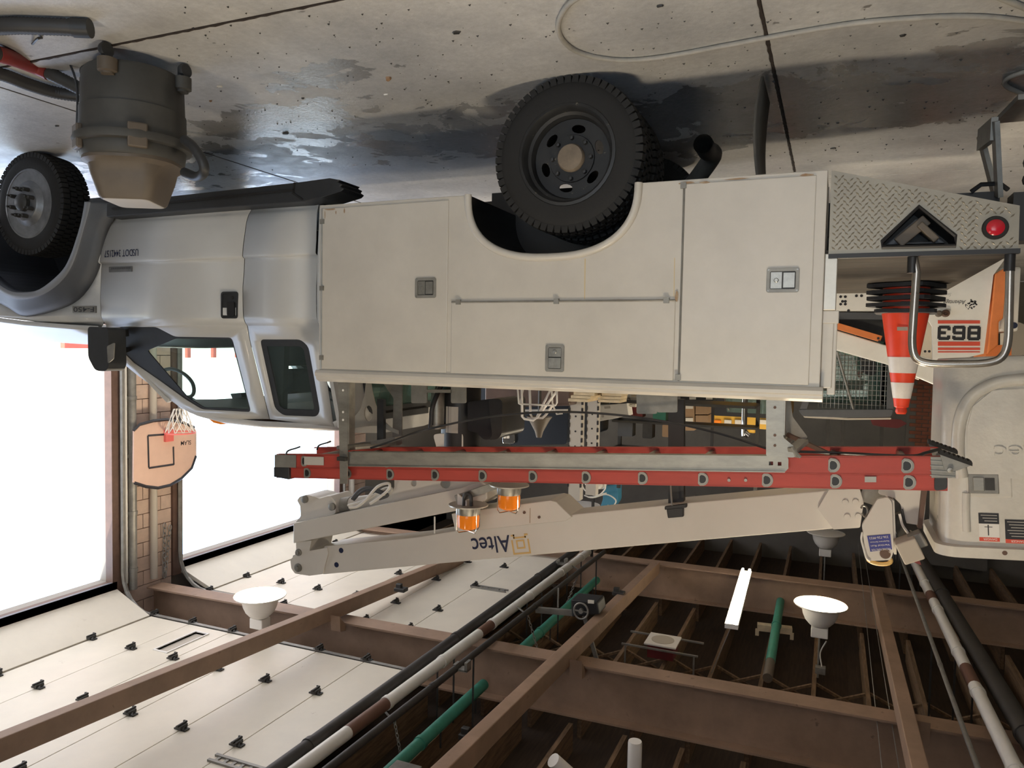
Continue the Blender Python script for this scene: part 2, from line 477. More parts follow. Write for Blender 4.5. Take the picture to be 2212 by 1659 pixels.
# ---- steel
def ibeam(name, p, q, w, h, label, group, m='beam_brown', t=.022):
    """I section, p and q are the middle of the underside"""
    p = V3(p); q = V3(q); up = Vector((0, 0, 1)); mb = MB()
    mb.bar(p + up * t / 2, q + up * t / 2, w, t); mb.bar(p + up * (h - t / 2), q + up * (h - t / 2), w, t); mb.bar(p + up * h / 2, q + up * h / 2, t * .7, h - 2 * t)
    o = mb.build(name, m); tag(o, label, 'beam', group); return o
ibeam('steel_girder', (XW - .1, 7.82, 4.95), (-7, 7.86, 4.80), .26, .60, 'deep brown steel girder running from the block pillar between the open doors', 'roof steel')
ibeam('steel_girder', (XW - .1, 12.2, 4.98), (-7, 12.3, 4.88), .26, .56, 'deep brown steel girder farther back beyond the lit fluorescent tube', 'roof steel')
ibeam('steel_girder', (XW - .1, 3.3, 4.95), (-7, 3.34, 4.80), .26, .60, 'brown steel girder overhead on the near side of the truck', 'roof steel')
def hollow(name, a, b_, w, h, label):
    a = V3(a); b_ = V3(b_)
    mb = MB().bar(a + Vector((0, 0, h / 2)), b_ + Vector((0, 0, h / 2)), w, h)
    o = mb.build(name, 'beam_brown', bevel=.008); tag(o, label, 'beam', 'roof steel'); return o
for (p_, q_, w_, l_) in (((5.69, 2.44, 4.36), (5.66, 11.2, 4.915), .125, 'brown steel crossbeam passing under the white open door panels'),
                        ((2.565, 2.81, 4.45), (2.535, 12.08, 4.885), .125, 'brown steel crossbeam between the white pipe and the fluorescent tube'),
                        ((-.731, 2.78, 4.40), (-.72, 12.08, 4.86), .128, 'brown steel crossbeam behind the bucket joint, beside the thin hanging wires')):
    cb_ = hollow('steel_crossbeam', p_, q_, w_, .185, l_)
    t_ = (7.55 - p_[1]) / (q_[1] - p_[1]); z_ = p_[2] + (q_[2] - p_[2]) * t_; x_ = p_[0] + (q_[0] - p_[0]) * t_
    MB().prism([(7.55, z_ + .10), (7.57, z_ + .30), (7.68, z_ + .32), (7.68, z_ + .25)], 'yz', x_ - .20, x_ - .06).build('gusset_plate', 'beam_brown', cb_)
# ---- wall with the overhead doors: block pillars, header, jambs
wr = MB()
PIL = [(-5.0, 2.95), (7.24, 8.26), (12.35, 17.0)]
for a, b_ in PIL: wr.box(XW + .02, XW + .3, a + .02, b_ - .02, 0, 5.88)
wr.box(XW + .02, XW + .3, -5, 17, 4.78, 5.88)
wro = wr.build('wall_right', 'mortar'); tag(wro, 'tan block wall holding the big overhead door openings', kind='structure')
for a, b_ in (PIL[1], (12.35, 13.2)):
    L_ = b_ - a
    for r in range(28):
        z0 = r * .205
        cuts = [a, a + L_ * .42, b_] if r % 2 else [a, a + L_ * .72, b_]
        for c0, c1 in zip(cuts, cuts[1:]):
            MB().box(XW - .06, XW + .02, max(c0, a + .095) + .006, min(c1, b_ - (.095 if b_ < 9 else 0)) - .006, z0 + .005, z0 + .2).build('block', 'block_tan', wro)
k = 0
for a, b_ in ((2.95, 7.24), (8.26, 12.35)):
    k += 1
    t = MB()
    for y in (a, b_): t.box(XW - .09, XW + .04, y - .09, y + .09, 0, 4.74)
    t.box(XW - .09, XW + .04, a - .09, b_ + .09, 4.74, 4.92)
    o = t.build('trim_%d' % k, 'rust_brown'); tag(o, 'brown steel jamb and header around an overhead door opening', kind='structure')
# pipes and conduits on the pillar between the doors
def run(name, pts, r, m, label, cat, n=10, rings=None, parent=None):
    mb = MB().tube(pts, r, n); o = mb.build(name, m, parent, 40); tag(o, label, cat); return o
pp = thing('downpipe', (XW - .13, 7.44, 0), 'grey vertical downpipe with couplings on the block pillar, beside the near door jamb', 'pipe')
MB().tube([(XW - .13, 7.44, 0), (XW - .13, 7.44, 4.9)], .055, 12).build('pipe', 'galv_dull', pp, 40)
for z in (.6, 1.4, 2.2, 3.0, 3.8, 4.6): MB().tube([(XW - .13, 7.44, z), (XW - .13, 7.44, z + .05)], .064, 12).build('coupling', 'galv_dull', pp, 40)
run('conduit', [(XW - .1, 7.36, 0), (XW - .1, 7.36, 4.8)], .02, 'white_pipe', 'thin white conduit against the near brown door jamb', 'conduit')
run('conduit', [(XW - .12, 7.80, 0), (XW - .12, 7.80, 4.85)], .05, 'beige_panel', 'wide beige conduit down the middle of the block pillar', 'conduit')
run('conduit', [(XW - .12, 12.62, 0), (XW - .12, 12.62, 5.0)], .06, 'white_pipe', 'pale conduit on the far block pillar seen behind the rack post', 'conduit')
def chain(mb, p, q, link=.045, r=.004, slack=0):
    p = V3(p); q = V3(q); n = max(2, int((q - p).length / (link * .8)))
    for i in range(n):
        c = p + (q - p) * ((i + .5) / n); d = (q - p).normalized(); a = Vector((1, 0, 0)) if i % 2 else Vector((0, 1, 0))
        if abs(a.dot(d)) > .9: a = Vector((0, 0, 1))
        a = (a - d * a.dot(d)).normalized()
        ring = [c + d * (link * .5 * math.cos(t)) + a * (link * .3 * math.sin(t)) for t in [2 * math.pi * k / 8 for k in range(8)]]
        mb.tube(ring, r, 4, closed=True)
    return mb
o = MB(); chain(o, (XW - .09, 8.02, 4.1), (XW - .09, 8.00, 4.90), .09, .008); chain(o, (XW - .09, 8.12, 4.15), (XW - .09, 8.02, 4.90), .09, .008)
tag(o.build('hoist_chain', 'galv_dull'), 'looped hand chain hanging on the block pillar at the girder end', 'chain')
# ---- overhead doors rolled up under the roof
def ohdoor(n, y0, y1, label, zt=5.12, hy=(), window=True):
    seams = [8.28 - .678 * i for i in range(7)]
    root = bpy.data.objects.new('door_%d' % n, None); COL.objects.link(root); root.location = (6.3, (y0 + y1) / 2, zt); tag(root, label, kind='structure')
    # the section still on the bend of the track
    m = MB(); T = .045
    m.prism([(XW - .06, 4.83), (8.30, zt - .01), (8.31, zt + T), (XW - .03, 4.83 + T * 1.3)], 'xz', y0, y1)
    m.build('panel', 'door_white', root, bevel=.004)
    m = MB().prism([(XW - .09, 4.735), (XW - .05, 4.735), (XW - .05, 4.84), (XW - .09, 4.84)], 'xz', y0, y1); m.build('bottom_seal', 'seal_grey', root)
    for i in range(6):
        a, b_ = seams[i + 1] + .004, seams[i] - .004
        if window and i == 1:
            wy0, wy1 = (y1 - .78, y1 - .16)
            m = MB().prism([(a, y0), (b_, y0), (b_, y1), (a, y1)], 'xy', zt, zt + T, [[(a + .2, wy0), (b_ - .28, wy0), (b_ - .28, wy1), (a + .2, wy1)]])
            p = m.build('panel', 'door_white', root)
            f = MB()
            xa, xb = a + .2, b_ - .28
            f.box(xa - .02, xb + .02, wy0 - .02, wy0, zt - .012, zt + .03).box(xa - .02, xb + .02, wy1, wy1 + .02, zt - .012, zt + .03).box(xa - .02, xa, wy0, wy1, zt - .012, zt + .03).box(xb, xb + .02, wy0, wy1, zt - .012, zt + .03)
            f.build('window_frame', 'paper_white', p); MB().box(xa, xb, wy0, wy1, zt + .02, zt + .028).build('pane', 'beige_panel', p)
        else:
            MB().box(a, b_, y0, y1, zt, zt + T).build('panel', 'door_white', root, bevel=.004)
    # tracks along both edges, rounded at the wall
    for y in (y0 - .06, y1 + .06):
        t = MB(); pr = [(-.03, 0), (.03, 0), (.03, .012), (-.018, .012), (-.018, .05), (.03, .05), (.03, .062), (-.03, .062)]
        t.bar((8.35, y, zt + .02), (4.1, y, zt + .03), .012, .07); t.bar((8.35, y - .02, zt + .05), (4.1, y - .02, zt + .06), .05, .008); t.bar((8.35, y - .02, zt - .012), (4.1, y - .02, zt - .002), .05, .008)
        t.build('track', 'galv_dull', root)
        arc = [(8.35 + .52 * math.sin(u), y, zt + .02 - .52 * (1 - math.cos(u))) for u in [i * .26 for i in range(7)]]
        MB().tube(arc + [(XW - .13, y, 0.05)], .03, 6).build('track', 'galv_dull', root)
    hm = MB().box(-.07, .07, -.03, .03, -.014, 0).box(-.03, .03, -.045, .045, -.045, -.012)
    hm.tube([(0, -.06, -.05), (0, .06, -.05)], .012, 6); hm.bar((-.05, -.03, -.01), (.02, .05, -.06), .02, .012); hm.bar((.05, .06, -.012), (-.01, -.02, -.05), .02, .01)
    me = local_mesh(hm, 'hinge', 'dark_metal')
    for sx in seams[:6]:
        for y in hy: inst(me, 'hinge', (sx, y, zt), root)
    # latch strip near the trailing edge
    lt = MB().box(4.35, 4.93, (y0 + y1) / 2 - .22, (y0 + y1) / 2 - .19, zt - .02, zt).box(4.35, 4.93, (y0 + y1) / 2 - .13, (y0 + y1) / 2 - .10, zt - .02, zt)
    for i in range(6): lt.box(4.4 + i * .09, 4.43 + i * .09, (y0 + y1) / 2 - .19, (y0 + y1) / 2 - .13, zt - .012, zt)
    lt.build('opener_arm', 'galv_dull', root)
    return root
ohdoor(1, 2.98, 7.22, 'white sectional overhead door rolled up above the truck cab', 5.12, (3.0, 4.1, 5.2, 6.34, 7.28))
ohdoor(2, 8.32, 12.3, 'white sectional overhead door rolled up in the bay behind the boom', 5.08, (8.25, 9.0, 10.18, 11.27, 12.3))
# ---- other walls
wb = MB().box(-7, XW + .3, 17, 17.25, 0, 5.88).build('wall_back', 'wall_grey'); tag(wb, 'dim painted wall at the far end of the shop', kind='structure')
wl = MB().box(-7.25, -7, -5, 17.25, 0, 5.88).build('wall_left', 'wall_grey'); tag(wl, 'side wall of the shop beyond the bucket', kind='structure')
wn = MB().box(-7.25, -5.6, -5.25, -5, 0, 5.88).box(2.4, XW + .3, -5.25, -5, 0, 5.88).box(-5.6, 2.4, -5.25, -5, 3.2, 5.88).box(-5.6, -1.6, -5.25, -5, 0, 3.2).build('wall_near', 'wall_grey')
tag(wn, 'wall with an open bay door behind the photographer', kind='structure')
# ---- outside: bright yard
yd = MB().box(XW + .15, 60, -40, 60, -.12, -.02).build('ground_outside', 'asphalt'); tag(yd, 'sunlit pale yard outside the open doors', kind='structure')
yd = MB().box(-40, XW + .1, -45, -5.0, -.12, -.02).build('ground_outside', 'asphalt'); tag(yd, 'pale yard behind the photographer', kind='structure')
# ================================================================== BUCKET TRUCK
YB, YM = 3.75, 4.925          # near side of the service body, middle of the truck
TR = thing('bucket_truck', (2.9, YM, 0), 'white utility bucket truck with service body, folded boom and ladder rack', 'truck')
def mir(y): return 2 * YM - y
# ---- chassis
m = MB()
for y in (4.47, 5.30): m.box(-.55, 6.35, y, y + .08, .62, .80)
for x in (-.5, .6, 2.4, 4.2, 6.2): m.box(x, x + .1, 4.55, 5.30, .66, .78)
m.tube([(1.33, 3.95, .42), (1.33, 5.9, .42)], .07, 12).tube([(5.68, 4.1, .40), (5.68, 5.75, .40)], .05, 10)
m.lathe([(.0, -.16), (.12, -.14), (.17, 0), (.12, .14), (0, .16)], (1.33, YM, .42), 'x', 14)
m.box(2.0, 3.0, 4.62, 5.2, .5, .75)
m.build('chassis_frame', 'black_paint', TR, 40)
m = MB().box(.3, 2.3, 3.95, 4.45, .98, 1.02).box(.75, 2.05, 4.42, 4.46, .45, 1.0).box(.1, .75, 3.82, 4.4, .60, .63).box(2.05, 2.8, 3.82, 4.4, .60, .63)
m.build('wheel_housing', 'black_paint', TR)
# ---- service body: outer skins with wheel arches, compartments behind, floor, headboard
arch = SL([(1380, 397), (1372, 450), (1345, 500), (1300, 540), (1260, 553), (1110, 557), (1080, 548), (1045, 520), (1018, 470), (1012, 422)], YB)
X0, X1, ZB, ZT = .05, 2.885, .60, 1.60
arch_s = [(1.4045 - .4775 * math.copysign(abs(math.cos(u)) ** .8, math.cos(u)), ZB + .357 * math.sin(u) ** .8) for u in [math.pi * i / 40 for i in range(41)]]
side = [(X0, ZB)] + arch_s + [(X1, ZB), (X1, ZT), (X0, ZT)]
m = MB().prism(side, 'xz', YB, YB + .03)
m.prism(side, 'xz', mir(YB) - .03, mir(YB))
for y0, y1 in ((YB + .03, 4.16), (mir(4.16), mir(YB) - .03)):
    m.box(X0, X0 + .02, y0, y1, ZB, ZT).box(X1 - .02, X1, y0, y1, ZB, ZT)
    m.box(X0, X1, y0, y1, ZT - .02, ZT).box(X0, .90, y0, y1, ZB, ZB + .02).box(1.90, X1, y0, y1, ZB, ZB + .02)
m.box(X0, X1, 4.14, 4.16, .98, ZT).box(X0, X1, mir(4.16), mir(4.14), .98, ZT)
m.box(X0, X1, 4.14, mir(4.14), .96, .99).box(X1 - .03, X1, 4.14, mir(4.14), .96, 1.5)
m.build('service_body', 'white_paint', TR, bevel=.004)
# rolled lip round the wheel arch
for y in (YB - .004, mir(YB) + .004):
    MB().tube([(a, y, b) for a, b in arch_s], .021, 8).build('arch_lip', 'white_paint', TR, 50)
m = MB()
ringo = [(a, b) for a, b in arch_s]
m.loft([[(a, YB + .02, b), (a, 4.42, b)] for a, b in ringo], closed=False); m.build('arch_liner', 'black_paint', TR)
# top rail along the body
for y, s in ((YB, 1), (mir(YB), -1)):
    pr = [(y - .012 * s, ZT - .005), (y - .022 * s, ZT + .012), (y - .022 * s, ZT + .030), (y - .010 * s, ZT + .034), (y - .010 * s, ZT + .05), (y + .02 * s, ZT + .066), (y + .12 * s, ZT + .066), (y + .12 * s, ZT - .005)]
    MB().prism(pr, 'yz', .035, 2.9).build('top_rail', 'white_paint', TR, bevel=.003)
mat('latch_steel', (.34, .335, .31), .35, metal=.7, var=.2, nscale=30)
# ---- compartment doors
def latch(door, cx, cz, w, h, horiz):
    y = YB - .007
    p = MB().prism(rrect(cx - w / 2, cx + w / 2, cz - h / 2, cz + h / 2, .012), 'xz', y - .006, y, [rrect(cx - w / 2 + .016, cx + w / 2 - .016, cz - h / 2 + .016, cz + h / 2 - .016, .006)]).build('latch', 'galv_dull', door, bevel=.0015)
    MB().box(cx - w / 2 + .016, cx + w / 2 - .016, y - .0008, y + .001, cz - h / 2 + .016, cz + h / 2 - .016).build('latch_recess', 'dark_metal', door)
    q = MB()
    if horiz: q.box(cx + w * .03, cx + w * .37, y - .003, y, cz - h * .33, cz + h * .33).box(cx - w * .36, cx - w * .02, y - .007, y, cz - h * .30, cz + h * .30)
    else: q.box(cx - w * .33, cx + w * .33, y - .003, y, cz - h * .37, cz - h * .05).box(cx - w * .33, cx + w * .33, y - .007, y, cz - h * .01, cz + h * .37)
    kx, kz = (cx + w * .20, cz) if horiz else (cx, cz - h * .24)
    q.lathe([(.011, 0), (.011, -.006), (.008, -.008)], (kx, y, kz), 'y', 12)
    for sx in (-1, 1):
        for sz in (-1, 1): q.lathe([(.004, -.006), (.004, -.0085)], (cx + sx * (w / 2 - .009), y, cz + sz * (h / 2 - .009)), 'y', 8)
    q.build('paddle', 'latch_steel', door, 30)
doors = []
for nm, (a, b, c, d), hs in (('front', (2.002, 2.862, .622, 1.588), ((2.858, .70), (2.858, 1.10), (2.858, 1.52))), ('middle', (.726, 1.974, 1.19, 1.588), ((1.93, 1.19), (1.35, 1.19), (.77, 1.19))), ('rear', (.098, .700, .622, 1.588), ((.702, .63), (.702, 1.57)))):
    o = MB().box(a, b, YB - .007, YB + .001, c, d).build('compartment_door', 'white_paint', TR, bevel=.0035)
    o['label'] = {'front': 'tall white compartment door behind the cab', 'middle': 'low wide white compartment door over the wheel', 'rear': 'tall white compartment door at the rear of the body'}[nm]
    hm = MB()
    if nm == 'middle': hm.tube([(a, YB - .006, c), (b, YB - .006, c)], .006, 6)
    else:
        hx = b - .002 if nm != 'front' else b
        hm.tube([(hx, YB - .006, c), (hx, YB - .006, d)], .006, 6)
    for hx, hz in hs: hm.box(hx - .014, hx + .014, YB - .016, YB, hz - .014, hz + .014)
    hm.build('hinge', 'galv_dull', o, 40)
    doors.append(o)
latch(doors[0], 2.14, 1.108, .135, .115, True)
latch(doors[1], 1.352, 1.49, .105, .145, False)
latch(doors[2], .228, 1.10, .145, .115, True)
# rust bleeding along the bottom edge and from the hinges
mat('rust_stain', (.30, .17, .085), .8, col2=(.46, .38, .28), nscale=25)
m = MB()
def blot(x, z, w, h):
    n = 9; m.add([(x + w * random.uniform(.6, 1.1) * math.cos(t), YB - .0085, z + h * random.uniform(.6, 1.1) * math.sin(t)) for t in [2 * math.pi * i / n for i in range(n)]], [tuple(range(n))])
for x, z, w, h in ((.69, .618, .05, .008), (.60, .622, .03, .006), (.45, .615, .06, .004), (.14, .62, .03, .008), (.72, 1.17, .01, .03), (.80, 1.186, .07, .003), (1.0, 1.186, .1, .0025), (1.5, 1.186, .09, .0025), (2.80, .63, .05, .006), (2.70, .645, .006, .02), (2.84, .66, .004, .03), (2.76, .65, .004, .014)): blot(x, z, w, h)
m.build('rust_marks', 'rust_stain', TR)['kind'] = 'stuff'
mat('yellow_stain', (.62, .50, .30), .7)
MB().prism([(1.196, .97), (1.203, .97), (1.2, 1.18), (1.195, 1.18)], 'xz', YB - .0008, YB + .001).build('drip_streak', 'yellow_stain', TR)
MB().prism([(.735, .98), (.739, .98), (.737, 1.17), (.733, 1.17)], 'xz', YB - .0008, YB + .001).build('drip_streak', 'yellow_stain', TR)
# handle bar and lock gear on the rear end of the body
m = MB().box(.0, .05, YB + .04, YB + .10, 1.0, 1.60).box(-.015, .02, YB + .05, YB + .075, 1.25, 1.63).box(-.02, .05, YB + .02, YB + .07, 1.24, 1.30)
for i in range(5): m.box(-.012, .012, YB + .06, YB + .09, 1.42 + i * .035, 1.435 + i * .035)
m.build('door_rod', 'white_paint', TR, bevel=.004)
MB().box(-.006, .05, YB + .01, YB + .04, .98, 1.24).build('end_trim', 'alu_plate', TR, bevel=.004)
# ---- tail shelf: tread plate sides, worn wooden deck, chock pocket, lamp
tail = SL([(1790, 368), (2203, 444), (2200, 540), (1790, 545)], YB)
tail[0] = (.035, .605); tail[3] = (.035, .985); tail[2] = (tail[2][0], .992)
tri = SL([(1985, 446), (2064, 510), (2064, 536), (1905, 538), (1905, 522)], YB)
tri[2] = (tri[2][0], .965); tri[3] = (tri[3][0], .962)
ts = MB().prism(tail, 'xz', YB, YB + .012, [tri]).prism(tail, 'xz', mir(YB) - .012, mir(YB)).box(tail[2][0], tail[2][0] + .012, YB + .012, mir(YB) - .012, .82, .985)
ts = ts.build('tail_shelf', 'tread_alu', TR); ts['label'] = 'tread plate tail shelf at the rear of the body'
def inpoly(x, z, P):
    c = False
    for i in range(len(P)):
        (a, b), (d, e) = P[i - 1], P[i]
        if (b > z) != (e > z) and x < (d - a) * (z - b) / (e - b) + a: c = not c
    return c
m = MB(); st = .026; r = 0
z = .62
tl = circ(-.613, .894, .05, 16)
while z < .98:
    x = -.70 + (r % 2) * st / 2; cidx = 0
    while x < .03:
        okp = all(inpoly(x + dx, z + dz, tail) and not inpoly(x + dx, z + dz, tri) and not inpoly(x + dx, z + dz, tl) for dx in (-.013, .013) for dz in (-.013, .013))
        if okp:
            s = 1 if (r + cidx) % 2 else -1; l, w = .0125, .004
            ca, sa = math.cos(s * .78), math.sin(s * .78)
            pts = [(l, 0), (0, w), (-l, 0), (0, -w)]
            b0 = [(x + ca * p - sa * q, YB - .0002, z + sa * p + ca * q) for p, q in pts]
            m.add(b0 + [(x, YB - .0028, z)], [(0, 1, 4), (1, 2, 4), (2, 3, 4), (3, 0, 4)])
        x += st; cidx += 1
    z += st * .62; r += 1
o = m.build('tread_pattern', 'tread_alu', ts); o['kind'] = 'stuff'
for i in range(8): MB().box(tail[2][0], .05, YB + .015 + i * .291, YB + .015 + i * .291 + .288, .965, .992).build('deck_board', 'deck_wood', ts)
MB().box(tail[2][0] - .006, .035, YB - .008, YB + .03, .984, 1.004).build('deck_edge', 'black_paint', ts)
# pocket with rubber wheel chocks standing in it
m = MB(); big = [(a, b) for a, b in tri]
m.loft([[(a, YB + .004, b) for a, b in big], [(a, YB + .22, b) for a, b in big]], caps=False).prism(big, 'xz', YB + .22, YB + .225)
m.tube([(a, YB - .002, b) for a, b in big], .009, 6, closed=True)
m.build('chock_pocket', 'black_paint', ts)
MB().prism([(-.44, .945), (-.20, .945), (-.32, .83)], 'xz', YB + .05, YB + .16, [[(-.40, .935), (-.25, .935), (-.325, .87)]]).build('wheel_chock', 'grey_plastic', ts, bevel=.006)
MB().bar((-.25, YB + .04, .94), (-.36, YB + .04, .84), .05, .03, (0, 1, 0)).bar((-.40, YB + .03, .935), (-.33, YB + .03, .86), .03, .04, (0, 1, 0)).build('wheel_chock', 'vac_tan', ts, bevel=.005)
lt = MB().lathe([(.045, .002), (.050, -.004), (.046, -.012), (.034, -.012), (.034, -.006)], (-.613, YB, .894), 'y', 24).build('lamp_ring', 'rubber', ts, 40)
MB().lathe([(.034, -.006), (.034, -.013), (.026, -.019), (.012, -.022), (0, -.023)], (-.613, YB, .894), 'y', 24).build('red_lamp', 'red_lens', ts, 50)
# grab handle standing on the shelf
hp = SL([(1972, 548), (1970, 735), (1982, 768), (2010, 785), (2110, 785), (2150, 772), (2175, 740), (2182, 548)], YB + .03)
hp = smoothpath([(a, YB + .03, b) for a, b in rpoly(hp, .02, 1)], 3)
hp = [(a, YB + .03, b) for a, b in rpoly([(hp[0][0], .98), S(1968, 760, YB + .03), S(1990, 787, YB + .03), S(2150, 786, YB + .03), S(2178, 756, YB + .03), (S(2182, 548, YB + .03)[0], .98)], .09, 6)][6:-6]
hp = [(S(1972, 548, YB + .03)[0], YB + .03, .98)] + hp + [(S(2182, 548, YB + .03)[0], YB + .03, .98)]
gh = MB().tube(hp, .017, 12).build('grab_handle', 'steel_tube', TR, 60)
for e in (hp[0], hp[-1]): MB().tube([e, (e[0], e[1], 1.075)], .021, 12).build('socket', 'black_paint', gh, 50)
# folding step under the tail and hitch gear
m = MB()
a0, a1 = on_y(2150, 262, 4.35), on_y(2158, 425, 4.45)
b0, b1 = on_y(2117, 292, 4.75), on_y(2150, 420, 4.75)
st_ = MB().bar(a0, a1, .022, .085, (0, 1, 0)).build('step_arm', 'galv_dull', TR); MB().bar(b0, b1, .022, .085, (0, 1, 0)).build('step_arm', 'galv_dull', TR)
MB().bar(a0 + Vector((0, .02, .03)), b0 + Vector((0, -.02, .03)), .11, .03, (1, 0, 0)).prism([(-1.05, 4.35), (-.78, 4.35), (-.75, 4.75), (-1.05, 4.75)], 'xy', .17, .195).build('step_plate', 'galv_dull', st_)
m = MB().box(-.75, -.15, 4.5, 5.35, .60, .80).box(-.9, -.7, 4.85, 5.0, .62, .74).box(-.95, -.80, 4.45, 4.6, .62, .86)
m.tube(smoothpath([(-.86, 4.62, .75), (-.95, 4.62, .62), (-1.02, 4.62, .60), (-1.06, 4.62, .68)], 5), .02, 8)
m.tube([(-.62, 4.48, .60), (-.66, 4.46, .57), (-.74, 4.46, .57), (-.78, 4.48, .60)], .012, 6)
m.build('hitch', 'black_paint', TR, 40)
m = MB(); chain(m, (-.86, 4.5, .32), (-.86, 4.5, .66), .05, .005); m.build('safety_chain', 'dark_metal', TR)
# mud flap and tail pipe
fx = on_y(1645, 165, 4.05)
m = MB(); rings = []
for i in range(9):
    t = i / 8; zz = .02 + t * .60; bow = .025 * math.sin(t * 3)
    rings.append([(.365 + bow + 0.02 * (1 - t), 3.93 + (.18 * (1 - t) ** 3), zz), (.365 + bow + 0.02 * (1 - t), 4.55, zz)])
m.loft(rings, closed=False)
m.build('mud_flap', 'dusty_rubber', TR, 60, solid=.012)
MB().box(.355, .385, 3.93, 4.55, .58, .64).build('flap_bracket', 'dark_metal', TR)
mat('pipe_grey', (.10, .095, .085), .6, metal=.4, var=.3, nscale=12)
ep = smoothpath([(2.6, 4.66, .52), (1.9, 4.66, .50), (1.2, 4.62, .56), (.95, 4.66, .55), tuple(on_y(1535, 345, 4.5)), tuple(on_y(1527, 325, 4.3)), tuple(on_y(1519, 311, 4.12))], 6)
MB().tube(ep, .052, 16, caps=False).tube(ep, .047, 16, caps=False).build('tail_pipe', 'pipe_grey', TR, 60)
# ---- wheels
def tyre_mesh(cx, cy, cz, R, w, s, blocks=60):
    """s=-1: outer side faces -Y"""
    o = MB(); ri = R * .62
    pr = [(ri, -.44), (ri + .015, -.5), (R * .80, -.52), (R * .90, -.48), (R * .955, -.42), (R * .972, -.30), (R * .972, .30), (R * .955, .42), (R * .90, .48), (R * .80, .52), (ri + .015, .5), (ri, .44)]
    o.lathe([(r_, t * w) for r_, t in pr], (cx, cy, cz), 'y', 48, closed=True)
    for k in range(blocks):
        an = 2 * math.pi * k / blocks; d = .80 * math.pi / blocks * R
        for row, (t0, t1) in enumerate(((-.485, -.26), (-.22, 0), (.02, .22), (.26, .485))):
            aa = an + (row % 2) * math.pi / blocks
            c, s_ = math.cos(aa), math.sin(aa)
            def P(rad, tan, y): return (cx + rad * c - tan * s_, cy + y * w, cz + rad * s_ + tan * c)
            r0, r1 = R * .975, R * 1.012
            if row in (0, 3): rr = (R * .955, R * .99); 
            lo = [P(r0 if row in (1, 2) else R * .90, tt, y) for y in (t0, t1) for tt in (-d, d)]
            ya, yb = (t0, t1)
            ra = R * (.992 if row == 0 else 1.004); rb = R * (.992 if row == 3 else 1.004)
            hi = [P(ra, -d * .9, ya), P(ra, d * .9, ya), P(rb, -d * .9, yb), P(rb, d * .9, yb)]
            o.add(lo + hi, [(4, 5, 7, 6), (0, 1, 5, 4), (2, 3, 7, 6), (0, 2, 6, 4), (1, 3, 7, 5)])
    return o
def wheel(cx, cy, cz, R, w, label, dish, s=-1, full=True):
    t = tyre_mesh(cx, cy, cz, R, w, s).build('wheel', 'rubber', TR, 35); t['label'] = label
    ri = R * .62
    f = cy + s * w * .5                       # outer face
    rim = MB()
    rim.lathe([(ri + .012, -s * .0), (ri - .004, s * .004), (ri - .014, -s * .012), (ri - .02, -s * .05), (ri - .035, -s * .06), (ri - .045, -s * .12), (ri - .05, -s * .2)], (cx, f, cz), 'y', 40, caps=False)
    yd_ = f - s * dish                        # disc plane
    hole = []
    nh = 8
    outer = circ(cx, cz, ri - .045, 40)
    hole = []
    for j in range(6):
        a_ = 2 * math.pi * (j + .3) / 6; er, et = Vector((math.cos(a_), math.sin(a_))), Vector((-math.sin(a_), math.cos(a_)))
        hole.append([tuple(Vector((cx, cz)) + er * (.158 + .023 * math.cos(u)) + et * (.040 * math.sin(u))) for u in [2 * math.pi * i / 12 for i in range(12)]])
    rim.prism(outer, 'xz', yd_ - .004, yd_ + .004, hole if full else ())
    return t, rim, f, yd_
t, rim, f, yd_ = wheel(1.33, 3.90, .415, .413, .225, 'black dual rear wheel with a deep dished rim', .105)
rim.build('rim', 'rim_steel', t, 40)
MB().lathe([(.075, 0), (.075, -.03), (.068, -.045), (.03, -.05), (0, -.05)], (1.33, yd_, .415), 'y', 24).build('hub_cap', 'hub_brown', t, 35)
m = MB().lathe([(.13, 0), (.125, -.012), (.075, -.012)], (1.33, yd_, .415), 'y', 24)
for k in range(8): m.lathe([(.013, -.01), (.012, -.035), (0, -.04)], (1.33 + .108 * math.cos(k * .785), yd_, .415 + .108 * math.sin(k * .785)), 'y', 6)
m.build('lug_ring', 'rim_steel', t, 35)
t2 = tyre_mesh(1.33, 4.20, .415, .413, .225, -1).build('wheel', 'rubber', TR, 35); t2['label'] = 'inner black tyre of the dual rear wheel'
for y in (mir(3.90), mir(4.20)):
    t3 = tyre_mesh(1.33, y, .415, .413, .225, 1).build('wheel', 'rubber', TR, 35); t3['label'] = 'rear tyre on the far side'
    MB().lathe([(.255, 0), (.2, .02), (0, .02)], (1.33, y, .415), 'y', 24).build('rim', 'rim_steel', t3, 40)
FX, FY, FZ, FR = 5.74, 4.01, .397, .395
t = tyre_mesh(FX, FY, FZ, FR, .23, -1).build('wheel', 'rubber', TR, 35); t['label'] = 'black front wheel with a bulging steel disc and studs'
rf = FY - .115
MB().lathe([(.268, 0), (.252, -.004), (.242, .012), (.232, .05), (.215, .055), (.205, .03), (.17, -.005), (.145, -.02), (.135, -.03), (0, -.03)], (FX, rf, FZ), 'y', 40).build('rim', 'hub_silver', t, 40)
MB().lathe([(.066, -.03), (.066, -.06), (.05, -.075), (0, -.08)], (FX, rf, FZ), 'y', 20).build('hub_cap', 'dark_metal', t, 40)
for k in range(8): MB().lathe([(.016, -.03), (.015, -.075), (.008, -.082), (.008, -.10)], (FX + .108 * math.cos(k * .785 + .3), rf, FZ + .108 * math.sin(k * .785 + .3)), 'y', 6).build('lug_nut', 'dark_metal', t, 35)
t3 = tyre_mesh(FX, mir(FY), FZ, FR, .23, 1).build('wheel', 'rubber', TR, 35); t3['label'] = 'front tyre on the far side'
